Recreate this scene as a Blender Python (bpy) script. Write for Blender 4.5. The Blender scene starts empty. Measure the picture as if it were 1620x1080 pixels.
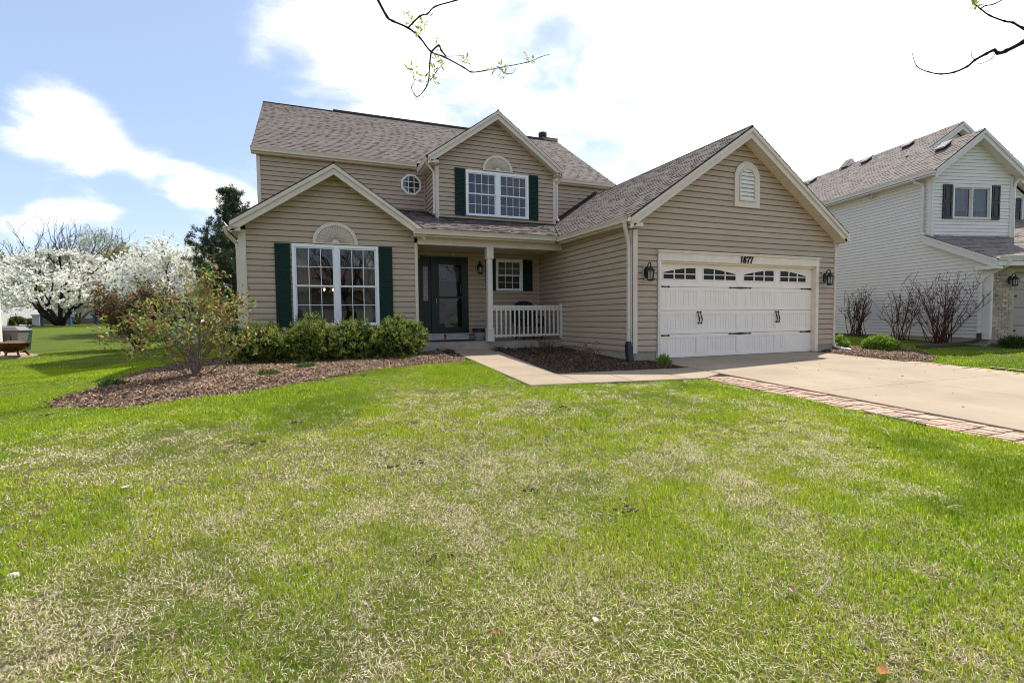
import bpy, math, random
import numpy as np
from mathutils import Vector, Matrix
random.seed(7); RNG = np.random.default_rng(11)
S = bpy.context.scene
COL = S.collection
# ------------------------------------------------------------------ camera
F_PX = 784.134
YAW, PITCH, ROLL = [math.radians(a) for a in (21.7886, -2.7066, -0.6006)]
_f = np.array([math.sin(YAW)*math.cos(PITCH), math.cos(YAW)*math.cos(PITCH), math.sin(PITCH)])
_r = np.array([math.cos(YAW), -math.sin(YAW), 0.0]); _u = np.cross(_r, _f)
RR = _r*math.cos(ROLL)+_u*math.sin(ROLL); UU = -_r*math.sin(ROLL)+_u*math.cos(ROLL)
cam_d = bpy.data.cameras.new('camera'); cam = bpy.data.objects.new('camera', cam_d); COL.objects.link(cam)
cam_d.sensor_width = 36.0; cam_d.lens = F_PX/1620*36; cam_d.clip_start = 0.05; cam_d.clip_end = 2000
M4 = Matrix.Identity(4)
for i in range(3):
    M4[i][0] = RR[i]; M4[i][1] = UU[i]; M4[i][2] = -_f[i]
cam.matrix_world = M4
S.camera = cam
S.cycles.filter_width = 1.0
def ray(x, y): return RR*(x-810)/F_PX - UU*(y-540)/F_PX + _f
def at(x, y, Y):                      # the point of the place at depth Y seen at that spot of the photograph
    d = ray(x, y); return d*(Y/d[1])
# ------------------------------------------------------------------ light
SUN = Vector((0.66, 0.287, 1.0)).normalized()
EL = math.asin(SUN.z); AZ = math.atan2(SUN.x, SUN.y)
sl = bpy.data.lights.new('sun', 'SUN'); sl.energy = 2.0; sl.angle = math.radians(0.53); sl.color = (1.0, 0.95, 0.87)
so = bpy.data.objects.new('sun', sl); COL.objects.link(so); so.location = (20, 10, 40)
so.rotation_euler = (-SUN).to_track_quat('-Z', 'Y').to_euler()
W = bpy.data.worlds.new('World'); S.world = W; W.use_nodes = True
SKY_STRENGTH = 0.15; CLOUD = 3.5
S.view_settings.view_transform = 'Standard'; S.view_settings.look = 'None'
S.view_settings.exposure = 1.93; S.view_settings.gamma = 1.0; S.view_settings.use_curve_mapping = False
def build_sky():
    nt = W.node_tree; nt.nodes.clear(); N = nt.nodes.new; L = nt.links.new
    out = N('ShaderNodeOutputWorld'); bg = N('ShaderNodeBackground'); bg.inputs['Strength'].default_value = SKY_STRENGTH
    sky = N('ShaderNodeTexSky'); sky.sky_type = 'NISHITA'; sky.sun_disc = False
    sky.sun_elevation = EL; sky.sun_rotation = AZ; sky.air_density = 1.0; sky.dust_density = 1.2; sky.ozone_density = 1.0
    tc = N('ShaderNodeTexCoord')
    def math_(op, a, b=None, clamp=False):
        n = N('ShaderNodeMath'); n.operation = op; n.use_clamp = clamp
        for i, v in enumerate((a, b)):
            if v is None: continue
            if isinstance(v, (int, float)): n.inputs[i].default_value = v
            else: L(v, n.inputs[i])
        return n.outputs[0]
    sep = N('ShaderNodeSeparateXYZ'); L(tc.outputs['Generated'], sep.inputs[0])
    # clouds lie in a flat layer: project the view direction on to it
    zz = math_('ADD', math_('MAXIMUM', sep.outputs['Z'], 0.0), 0.22)
    cmb = N('ShaderNodeCombineXYZ')
    L(math_('DIVIDE', sep.outputs['X'], zz), cmb.inputs[0]); L(math_('DIVIDE', sep.outputs['Y'], zz), cmb.inputs[1]); L(sep.outputs['Z'], cmb.inputs[2])
    nz = N('ShaderNodeTexNoise'); nz.inputs['Scale'].default_value = 3.4; nz.inputs['Detail'].default_value = 9; nz.inputs['Roughness'].default_value = 0.56
    nz.inputs['Distortion'].default_value = 0.35
    L(cmb.outputs[0], nz.inputs['Vector'])
    # banks of cloud: where in the sky they stand (direction, reach, weight)
    bias = None
    for (px, py, rad, w) in [(60, 190, .055, .44), (125, 192, .065, .5), (185, 232, .06, .56), (250, 268, .055, .64), (310, 292, .055, .78), (375, 315, .055, .84), (20, 235, .05, .36), (90, 235, .05, .36), (110, 330, .035, .8), (45, 350, .04, .85), (175, 343, .03, .8),
                             (375, 60, .05, .10), (480, 50, .12, .10), (450, 190, .09, .24), (580, 130, .20, .26), (640, 60, .24, .22), (1250, 330, .35, .12),
                             (1050, 60, .28, .16), (1330, 80, .40, .20), (1560, 120, .30, .16), (1150, 190, .22, .10), (930, 60, .14, -.06),
                             (60, 60, .30, -.50), (200, 110, .16, -.30), (320, 170, .12, -.42), (350, 225, .09, -.3), (100, 296, .025, -.5), (20, 290, .03, -.5), (190, 305, .02, -.4), (260, 360, .09, -.48), (30, 400, .10, -.28), (240, 205, .04, -.4), (330, 235, .04, -.4)]:
        d = ray(px, py); d = d/np.linalg.norm(d)
        vm = N('ShaderNodeVectorMath'); vm.operation = 'DISTANCE'; L(tc.outputs['Generated'], vm.inputs[0]); vm.inputs[1].default_value = tuple(d)
        q = math_('MULTIPLY', math_('POWER', math_('DIVIDE', vm.outputs['Value'], rad), 2.0), -0.9)
        g = math_('MULTIPLY', math_('POWER', 2.718, q), w*1.05)
        bias = g if bias is None else math_('ADD', bias, g)
    dens = math_('ADD', math_('MULTIPLY', math_('SUBTRACT', nz.outputs['Fac'], 0.46), 2.3), bias)
    mr = N('ShaderNodeMapRange'); mr.interpolation_type = 'SMOOTHSTEP'; L(dens, mr.inputs[0]); mr.inputs[1].default_value = -0.16; mr.inputs[2].default_value = 0.86
    n2 = N('ShaderNodeTexNoise'); n2.inputs['Scale'].default_value = 4.5; n2.inputs['Detail'].default_value = 6; L(cmb.outputs[0], n2.inputs['Vector'])
    shade = N('ShaderNodeMapRange'); L(n2.outputs['Fac'], shade.inputs[0]); shade.inputs[1].default_value = 0.3; shade.inputs[2].default_value = 0.7; shade.inputs[3].default_value = 0.72; shade.inputs[4].default_value = 1.15
    cc = N('ShaderNodeVectorMath'); cc.operation = 'SCALE'; cc.inputs[0].default_value = (CLOUD*1.0, CLOUD*0.945, CLOUD*0.88); L(shade.outputs[0], cc.inputs['Scale'])
    mix = N('ShaderNodeMix'); mix.data_type = 'RGBA'
    L(math_('POWER', mr.outputs[0], 1.5), mix.inputs[0])
    lift = N('ShaderNodeMix'); lift.data_type = 'RGBA'; lift.inputs[0].default_value = 0.55   # thin high haze
    L(sky.outputs[0], lift.inputs[6]); lift.inputs[7].default_value = (1.55, 1.95, 2.8, 1)
    dim = N('ShaderNodeVectorMath'); dim.operation = 'MULTIPLY'; L(lift.outputs[2], dim.inputs[0]); dim.inputs[1].default_value = (.515, .505, .495); L(dim.outputs[0], mix.inputs[6]); L(cc.outputs[0], mix.inputs[7])
    L(mix.outputs[2], bg.inputs['Color']); L(bg.outputs[0], out.inputs[0])
build_sky()
# ------------------------------------------------------------------ materials
MATS = {}
def mat(name, col, rough=0.6, var=0.12, scale=6.0, bump=0.0, bscale=40.0, spec=0.35, attr=False, col2=None, metal=0.0, trans=0.0, rnd=0.0, stretch=None, detail=5):
    if name in MATS: return MATS[name]
    m = bpy.data.materials.new(name); m.use_nodes = True; nt = m.node_tree; N = nt.nodes.new; L = nt.links.new
    b = nt.nodes['Principled BSDF']; b.inputs['Roughness'].default_value = rough; b.inputs['Specular IOR Level'].default_value = spec; b.inputs['Metallic'].default_value = metal
    tc = N('ShaderNodeTexCoord'); vec = tc.outputs['Object']
    if stretch:
        mp = N('ShaderNodeMapping'); mp.inputs['Scale'].default_value = stretch; L(vec, mp.inputs[0]); vec = mp.outputs[0]
    nz = N('ShaderNodeTexNoise'); nz.inputs['Scale'].default_value = scale; nz.inputs['Detail'].default_value = detail; nz.inputs['Roughness'].default_value = 0.6; L(vec, nz.inputs['Vector'])
    mr = N('ShaderNodeMapRange'); L(nz.outputs['Fac'], mr.inputs[0]); mr.inputs[1].default_value = 0.25; mr.inputs[2].default_value = 0.75
    mx = N('ShaderNodeMix'); mx.data_type = 'RGBA'; L(mr.outputs[0], mx.inputs[0])
    c2 = col2 if col2 else tuple(c*(1-2*var) for c in col)
    c1 = col if col2 else tuple(min(1, c*(1+var)) for c in col)
    mx.inputs[6].default_value = (*c1, 1); mx.inputs[7].default_value = (*c2, 1)
    res = mx.outputs[2]
    if attr:
        at_ = N('ShaderNodeAttribute'); at_.attribute_name = 'Col'
        mm = N('ShaderNodeMix'); mm.data_type = 'RGBA'; mm.blend_type = 'MULTIPLY'; mm.inputs[0].default_value = 1.0
        L(res, mm.inputs[6]); L(at_.outputs['Color'], mm.inputs[7]); res = mm.outputs[2]
    if rnd:
        oi = N('ShaderNodeObjectInfo'); r2 = N('ShaderNodeMapRange'); L(oi.outputs['Random'], r2.inputs[0]); r2.inputs[3].default_value = 1-rnd; r2.inputs[4].default_value = 1+rnd
        vs = N('ShaderNodeVectorMath'); vs.operation = 'SCALE'; L(res, vs.inputs[0]); L(r2.outputs[0], vs.inputs['Scale']); res = vs.outputs[0]
    L(res, b.inputs['Base Color'])
    if bump:
        n3 = N('ShaderNodeTexNoise'); n3.inputs['Scale'].default_value = bscale; n3.inputs['Detail'].default_value = 4; L(vec, n3.inputs['Vector'])
        bp = N('ShaderNodeBump'); bp.inputs['Strength'].default_value = bump; bp.inputs['Distance'].default_value = 0.01; L(n3.outputs['Fac'], bp.inputs['Height']); L(bp.outputs[0], b.inputs['Normal'])
    if trans:
        tr = N('ShaderNodeBsdfTranslucent'); L(res, tr.inputs['Color']); ms = N('ShaderNodeMixShader'); ms.inputs[0].default_value = trans
        L(b.outputs[0], ms.inputs[1]); L(tr.outputs[0], ms.inputs[2]); L(ms.outputs[0], nt.nodes['Material Output'].inputs[0])
    MATS[name] = m; return m
def glass_mat(name, tint=(0.75, 0.8, 0.8), wob=0.0, refl=1.0, rough=0.0):
    m = bpy.data.materials.new(name); m.use_nodes = True; nt = m.node_tree; nt.nodes.clear(); N = nt.nodes.new; L = nt.links.new
    out = N('ShaderNodeOutputMaterial'); g = N('ShaderNodeBsdfGlossy'); g.inputs['Roughness'].default_value = rough; g.inputs['Color'].default_value = (1, 1, 1, 1)
    t = N('ShaderNodeBsdfTransparent'); t.inputs['Color'].default_value = (*tint, 1); fr = N('ShaderNodeFresnel'); fr.inputs['IOR'].default_value = 1.55
    ml = N('ShaderNodeMath'); ml.operation = 'MULTIPLY_ADD'; L(fr.outputs[0], ml.inputs[0]); ml.inputs[1].default_value = 1.5*refl; ml.inputs[2].default_value = 0.04*refl; ml.use_clamp = True
    ms = N('ShaderNodeMixShader'); L(ml.outputs[0], ms.inputs[0]); L(t.outputs[0], ms.inputs[1]); L(g.outputs[0], ms.inputs[2]); L(ms.outputs[0], out.inputs[0])
    if wob:
        tc = N('ShaderNodeTexCoord'); nz = N('ShaderNodeTexNoise'); nz.inputs['Scale'].default_value = 2.2; L(tc.outputs['Object'], nz.inputs['Vector'])
        bp = N('ShaderNodeBump'); bp.inputs['Strength'].default_value = wob; bp.inputs['Distance'].default_value = 0.02; L(nz.outputs['Fac'], bp.inputs['Height']); L(bp.outputs[0], g.inputs['Normal']); L(bp.outputs[0], fr.inputs['Normal'])
    MATS[name] = m; return m
SIDING = mat('tan_vinyl', (0.42, 0.325, 0.235), 0.45, 0.05, 2.2, 0.06, 60, 0.35, rnd=0.04, stretch=(1, 1, 6))
TRIM = mat('cream_trim', (0.63, 0.55, 0.46), 0.4, 0.05, 4.0)
WHITE = mat('white_vinyl', (0.80, 0.80, 0.82), 0.35, 0.03, 4.0)
CREAMW = mat('garage_white', (0.83, 0.755, 0.675), 0.42, 0.03, 3.0)
SHUT = mat('dark_green_shutter', (0.009, 0.030, 0.021), 0.6, 0.1, 8.0, spec=.15)
DOORG = mat('dark_green_door', (0.006, 0.015, 0.011), 0.4, 0.1, 8.0)
ROOF = mat('asphalt_shingle', (0.138, 0.117, 0.106), 0.9, 0.10, 30.0, 0.25, 160, 0.15, attr=True)
S.render.engine = 'CYCLES'; RIDGER = mat('far_shingle', (.20, .165, .145), .9, .15, 12); ROOFB = mat('roof_deck', (0.045, 0.038, 0.034), 0.9, 0.1, 5)
CONC = mat('concrete', (0.315, 0.25, 0.178), 0.85, 0.11, 1.1, 0.2, 110, 0.2, rnd=0.035, detail=12)
CONCG = mat('grey_concrete', (0.36, 0.31, 0.25), 0.9, 0.12, 3.0, 0.2, 50, 0.2, detail=9)
BLACKM = mat('black_metal', (0.012, 0.012, 0.014), 0.4, 0.1, 10)
BLACKP = mat('black_plastic', (0.018, 0.018, 0.022), 0.45, 0.1, 10)
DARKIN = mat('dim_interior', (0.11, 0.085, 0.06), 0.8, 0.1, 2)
GLASS = glass_mat('window_glass', (0.6, 0.63, 0.62), 0.05, 0.62); DSP = mat('downspout_cream', (0.60, 0.55, 0.49), .4, .04, 5)
DGLASS = glass_mat('door_glass', (0.5, 0.5, 0.5), 0.35, 0.35)
NGLASS = glass_mat('tinted_glass', (0.3, 0.32, 0.35), 0.0, 0.9); GGLASS = glass_mat('garage_glass', (0.25, 0.25, 0.22), 0.0, 0.18)
BRICK = mat('paver_brick', (0.46, 0.325, 0.24), 0.85, 0.14, 9.0, 0.3, 120, 0.2, rnd=0.16)
# ------------------------------------------------------------------ mesh helpers
ORG = {}
class MB:
    def __init__(s): s.v = []; s.f = []; s.c = []; s.smooth = False
    def quad(s, a, b, c, d, col=None):
        n = len(s.v); s.v += [tuple(a), tuple(b), tuple(c), tuple(d)]; s.f.append((n, n+1, n+2, n+3)); s.c.append(col)
    def poly(s, pts, col=None):
        n = len(s.v); s.v += [tuple(p) for p in pts]; s.f.append(tuple(range(n, n+len(pts)))); s.c.append(col)
    def hexa(s, p, col=None):          # 8 corners: bottom loop 0-3, top loop 4-7
        n = len(s.v); s.v += [tuple(q) for q in p]
        for f in ((0, 3, 2, 1), (4, 5, 6, 7), (0, 1, 5, 4), (1, 2, 6, 5), (2, 3, 7, 6), (3, 0, 4, 7)):
            s.f.append(tuple(n+i for i in f)); s.c.append(col)
    def box(s, x0, x1, y0, y1, z0, z1, col=None):
        s.hexa([(x0, y0, z0), (x1, y0, z0), (x1, y1, z0), (x0, y1, z0), (x0, y0, z1), (x1, y0, z1), (x1, y1, z1), (x0, y1, z1)], col)
    def obox(s, c, ax, ay, az, col=None):   # centre and three half-axis vectors
        c = np.array(c, float); ax, ay, az = (np.array(q, float) for q in (ax, ay, az))
        s.hexa([c-ax-ay-az, c+ax-ay-az, c+ax+ay-az, c-ax+ay-az, c-ax-ay+az, c+ax-ay+az, c+ax+ay+az, c-ax+ay+az], col)
    def pbox(s, P, s0, s1, z0, z1, o0, o1, col=None):
        s.hexa([P(s0, z0, o0), P(s1, z0, o0), P(s1, z0, o1), P(s0, z0, o1), P(s0, z1, o0), P(s1, z1, o0), P(s1, z1, o1), P(s0, z1, o1)], col)
    def extrude(s, loop, vec, col=None):
        n = len(s.v); k = len(loop); vec = np.array(vec, float)
        s.v += [tuple(p) for p in loop]+[tuple(np.array(p, float)+vec) for p in loop]
        s.f += [tuple(range(n, n+k)), tuple(range(n+2*k-1, n+k-1, -1))]; s.c += [col, col]
        for i in range(k):
            j = (i+1) % k; s.f.append((n+i, n+k+i, n+k+j, n+j)); s.c.append(col)
    def tube(s, pts, rad, n=6, col=None, cap=True, sq=None):
        pts = [np.array(p, float) for p in pts]; K = len(pts)
        if not hasattr(rad, '__len__'): rad = [rad]*K
        up = None; base = len(s.v)
        for i in range(K):
            t = pts[min(i+1, K-1)]-pts[max(i-1, 0)]; t = t/(np.linalg.norm(t)+1e-9)
            if up is None:
                up = np.array([0, 0, 1.0]) if abs(t[2]) < 0.9 else np.array([1.0, 0, 0])
            a = np.cross(t, up); a /= np.linalg.norm(a)+1e-9; b = np.cross(a, t); up = b
            for k in range(n):
                th = 2*math.pi*(k+.5)/n; s.v.append(tuple(pts[i]+rad[i]*(a*math.cos(th)*(sq[0] if sq else 1)+b*math.sin(th)*(sq[1] if sq else 1))))
        for i in range(K-1):
            for k in range(n):
                k2 = (k+1) % n; s.f.append((base+i*n+k, base+i*n+k2, base+(i+1)*n+k2, base+(i+1)*n+k)); s.c.append(col)
        if cap:
            s.f.append(tuple(base+k for k in range(n))[::-1]); s.c.append(col)
            s.f.append(tuple(base+(K-1)*n+k for k in range(n))); s.c.append(col)
    def lathe(s, c, prof, n=16, col=None):
        base = len(s.v); K = len(prof)
        for r, z in prof:
            for k in range(n):
                th = 2*math.pi*k/n; s.v.append((c[0]+r*math.cos(th), c[1]+r*math.sin(th), c[2]+z))
        for i in range(K-1):
            for k in range(n):
                k2 = (k+1) % n; s.f.append((base+i*n+k, base+i*n+k2, base+(i+1)*n+k2, base+(i+1)*n+k)); s.c.append(col)
        s.f.append(tuple(base+k for k in range(n))[::-1]); s.c.append(col)
        s.f.append(tuple(base+(K-1)*n+k for k in range(n))); s.c.append(col)
    def build(s, name, material, parent=None, label=None, kind=None, cat=None, group=None, smooth=False):
        org = ORG.get(parent.name, np.zeros(3)) if parent else np.zeros(3)
        me = bpy.data.meshes.new(name)
        v = np.array(s.v, float)-org
        me.from_pydata(v.tolist(), [], s.f); me.materials.append(material)
        if any(c is not None for c in s.c):
            a = me.color_attributes.new('Col', 'FLOAT_COLOR', 'CORNER')
            arr = []
            for f, c in zip(s.f, s.c):
                c = c or (1, 1, 1); arr += [c[0], c[1], c[2], 1.0]*len(f)
            a.data.foreach_set('color', arr)
        if smooth or s.smooth: me.polygons.foreach_set('use_smooth', [True]*len(me.polygons))
        me.update()
        return link(name, me, parent, label, kind, cat, group, org)
def link(name, me, parent=None, label=None, kind=None, cat=None, group=None, org=None):
    o = bpy.data.objects.new(name, me); COL.objects.link(o)
    if parent: o.parent = parent
    ORG[o.name] = np.zeros(3) if org is None else org
    tag(o, label, cat, group, kind); return o
def tag(o, label=None, cat=None, group=None, kind=None):
    if label: o['label'] = label
    if cat: o['category'] = cat
    if group: o['group'] = group
    if kind: o['kind'] = kind
    return o
def thing(name, loc, label, cat, group=None):
    o = bpy.data.objects.new(name, None); COL.objects.link(o); o.location = loc; o.empty_display_size = 0.2
    ORG[o.name] = np.array(loc, float); return tag(o, label, cat, group)
def np_mesh(name, verts, faces_flat, per, material, cols=None, parent=None, **kw):   # big meshes; cols per vertex
    org = ORG.get(parent.name, np.zeros(3)) if parent else np.zeros(3)
    me = bpy.data.meshes.new(name); nv = len(verts); nf = len(per)
    me.vertices.add(nv); me.vertices.foreach_set('co', (np.asarray(verts)-org).astype(np.float32).ravel())
    me.loops.add(len(faces_flat)); me.loops.foreach_set('vertex_index', np.asarray(faces_flat, np.int32))
    per = np.asarray(per, np.int32); st = np.concatenate([[0], np.cumsum(per)[:-1]]).astype(np.int32)
    me.polygons.add(nf); me.polygons.foreach_set('loop_start', st); me.polygons.foreach_set('loop_total', per)
    me.update(calc_edges=True); me.materials.append(material)
    if cols is not None:
        a = me.color_attributes.new('Col', 'FLOAT_COLOR', 'POINT')
        c4 = np.ones((nv, 4), np.float32); c4[:, :3] = cols; a.data.foreach_set('color', c4.ravel())
    me.validate()
    return link(name, me, parent, kw.get('label'), kw.get('kind'), kw.get('cat'), kw.get('group'), org)
class Plane:                                    # a wall: s along it, o outward, z up
    def __init__(s, p0, d, n): s.p0 = p0; s.d = d; s.n = n
    def __call__(s, a, z, o=0.0): return (s.p0[0]+s.d[0]*a+s.n[0]*o, s.p0[1]+s.d[1]*a+s.n[1]*o, z)
def front(Y): return Plane((0, Y), (1, 0), (0, -1))
def sst(a, b, x):
    t = np.clip((x-a)/(b-a), 0, 1); return t*t*(3-2*t)
def G(x, y):                                    # height of the natural ground
    x = np.asarray(x, float); y = np.asarray(y, float)
    z = -0.975+.045*(np.clip(y, -14, 12.25)-9.05)
    d = np.clip(-1.45-x, 0, 4.0); z = z-.085*d*sst(3, 9, y)
    z = z+.033*np.clip(y-17.0, 0, 29); z = z+.12*sst(13.5, 16.5, x)*sst(0, 6, y)
    return z
def slab_z(y): return -0.945+.045*(y-9.05)      # driveway and walk
def g1(x, y): return float(G(x, y))
def vnoise(x, y, seed, freq):
    r = np.random.default_rng(seed); T = r.random((256, 256)); X = x*freq; Y = y*freq
    i = np.floor(X).astype(int); j = np.floor(Y).astype(int); fx = X-i; fy = Y-j; fx = fx*fx*(3-2*fx); fy = fy*fy*(3-2*fy)
    t = lambda a, b: T[a % 256, b % 256]
    return (t(i, j)*(1-fx)+t(i+1, j)*fx)*(1-fy)+(t(i, j+1)*(1-fx)+t(i+1, j+1)*fx)*fy
def fbm(x, y, seed, freq, oc=4):
    s = 0; a = .5; tot = 0
    for k in range(oc): s = s+a*vnoise(x, y, seed+k, freq*2.03**k); tot += a; a *= .55
    return s/tot
def inpoly(px, py, poly):
    inside = np.zeros(len(px), bool); n = len(poly)
    for i in range(n):
        x1, y1 = poly[i]; x2, y2 = poly[(i+1) % n]
        c = ((y1 > py) != (y2 > py)) & (px < (x2-x1)*(py-y1)/((y2-y1) if y2 != y1 else 1e-9)+x1); inside ^= c
    return inside
# ------------------------------------------------------------------ the ground
LEFT_BED = [(-3.62, 9.3), (-3.38, 8.62), (-2.98, 8.28), (-2.43, 7.82), (-1.69, 7.64), (-1.06, 7.8), (-0.61, 8.26), (0.01, 8.76), (0.65, 9.34), (1.4, 9.84), (2.22, 10.15), (2.95, 10.2),
            (3.13, 10.6), (3.2, 12.2), (2.4, 12.24), (-1.42, 12.24), (-1.55, 12.9), (-2.47, 12.92), (-3.16, 12.4), (-3.25, 11.23), (-3.4, 10.28), (-3.45, 9.8)]
MID_BED = [(4.33, 12.24), (4.01, 7.92), (4.6, 7.86), (5.6, 7.78), (6.8, 7.72), (6.81, 8.8), (7.0, 9.0), (6.38, 9.0), (6.38, 12.24)]
RIGHT_BED = [(12.02, 8.95), (12.02, 7.02), (12.6, 6.93), (13.2, 6.9), (14.1, 7.4), (14.75, 8.1), (14.9, 9.0), (14.3, 9.6), (12.7, 10.2)]
WALK = [(3.2, 12.25), (3.1, 7.0), (6.25, 6.62), (6.82, 6.95), (6.82, 7.7), (4.01, 7.9), (4.34, 12.25)]
DRIVE = [(6.2, -16), (6.2, 6.9), (6.8, 7.0), (6.8, 9.2), (12.05, 9.2), (12.02, 7.0), (12.45, 6.9), (12.45, -16)]
HOUSE_FP = [(-1.4, 12.2), (6.4, 12.2), (6.4, 8.95), (12.65, 8.95), (12.65, 24), (-1.4, 24)]
def bed_height(x, y, poly, h, w=0.5):       # mounded mulch, sinking under the lawn at its rim
    d = np.full(len(x), 9.0)
    for i in range(len(poly)):
        a = np.array(poly[i]); b = np.array(poly[(i+1) % len(poly)]); ab = b-a
        t = np.clip(((x-a[0])*ab[0]+(y-a[1])*ab[1])/(ab@ab), 0, 1)
        d = np.minimum(d, np.hypot(x-a[0]-t*ab[0], y-a[1]-t*ab[1]))
    return h*sst(0, w, d)
def dryness(x, y):
    d = fbm(x, y, 3, 0.55, 4)*0.65+fbm(x, y, 19, 2.3, 3)*0.35
    near = sst(7.5, 2.0, np.hypot(x-1.2, y-1.0))*0.22
    band = 0.10*np.exp(-((x-1.6)**2/5+(y-4.0)**2/3.0))
    left = -0.10*sst(-0.8, -4, x)-0.20*sst(9.5, 14, y)-0.16*sst(12.5, 15, x)-0.08*sst(6.0, 8.5, y)
    return sst(0.40, 0.86, d+near+band+left)
def ground_sheet():
    xs = np.unique(np.concatenate([np.linspace(-300, -40, 14), np.linspace(-40, -8, 40), np.arange(-8, 9, .11), np.linspace(9, 24, 60), np.linspace(24, 300, 20)]).round(3))
    ys = np.unique(np.concatenate([np.linspace(-120, -14, 12), np.linspace(-14, 0, 30), np.arange(0, 14, .11), np.linspace(14, 60, 80), np.linspace(60, 420, 14)]).round(3))
    X, Y = np.meshgrid(xs, ys); x = X.ravel(); y = Y.ravel()
    z = G(x, y)+(fbm(x, y, 5, .8, 3)-.5)*.05*sst(16, 10, np.hypot(x, y))
    for poly in (LEFT_BED, MID_BED, RIGHT_BED, WALK, DRIVE): z = np.where(inpoly(x, y, poly), z-.10, z)
    z = np.where(inpoly(x, y, HOUSE_FP), z-.25, z)
    nx = len(xs); ny = len(ys); i = np.arange(nx*ny).reshape(ny, nx)
    q = np.stack([i[:-1, :-1], i[:-1, 1:], i[1:, 1:], i[1:, :-1]], -1).reshape(-1, 4)
    dr = dryness(x, y); cols = np.stack([dr, fbm(x, y, 40, 1.1, 3), np.clip(.22+dr, 0, .8)*sst(14, 8, np.hypot(x, y))], 1)
    m = bpy.data.materials.new('lawn_soil'); m.use_nodes = True; nt = m.node_tree; N = nt.nodes.new; L = nt.links.new
    b = nt.nodes['Principled BSDF']; b.inputs['Roughness'].default_value = 0.95; b.inputs['Specular IOR Level'].default_value = 0.1
    a = N('ShaderNodeAttribute'); a.attribute_name = 'Col'; sp = N('ShaderNodeSeparateColor'); L(a.outputs['Color'], sp.inputs[0])
    tc = N('ShaderNodeTexCoord'); nz = N('ShaderNodeTexNoise'); nz.inputs['Scale'].default_value = 210; nz.inputs['Detail'].default_value = 8; L(tc.outputs['Object'], nz.inputs[0])
    n2 = N('ShaderNodeTexNoise'); n2.inputs['Scale'].default_value = 1.3; n2.inputs['Detail'].default_value = 6; L(tc.outputs['Object'], n2.inputs[0])
    g = N('ShaderNodeMix'); g.data_type = 'RGBA'; L(n2.outputs['Fac'], g.inputs[0]); g.inputs[6].default_value = (.05, .078, .010, 1); g.inputs[7].default_value = (.11, .145, .018, 1)  # ground greens kept dark so gaps between blades look shaded
    dmix = N('ShaderNodeMix'); dmix.data_type = 'RGBA'; L(nz.outputs['Fac'], dmix.inputs[0]); dmix.inputs[6].default_value = (.022, .018, .009, 1); dmix.inputs[7].default_value = (.22, .18, .09, 1)
    f = N('ShaderNodeMix'); f.data_type = 'RGBA'; L(sp.outputs[2], f.inputs[0]); L(g.outputs[2], f.inputs[6]); L(dmix.outputs[2], f.inputs[7]); L(f.outputs[2], b.inputs['Base Color'])
    bp = N('ShaderNodeBump'); bp.inputs['Strength'].default_value = .6; bp.inputs['Distance'].default_value = .03; L(nz.outputs['Fac'], bp.inputs['Height']); L(bp.outputs[0], b.inputs['Normal'])
    np_mesh('ground', np.stack([x, y, z], 1), q.ravel(), np.full(len(q), 4), m, cols, kind='structure')
ground_sheet()
MULCH = mat('mulch_soil', (0.085, 0.054, 0.038), 0.95, 0.3, 14, 0.8, 60, 0.1)
CHIP = mat('mulch_chip', (0.215, 0.145, 0.098), 0.85, 0.15, 20, 0, 40, 0.15, attr=True)
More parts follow.
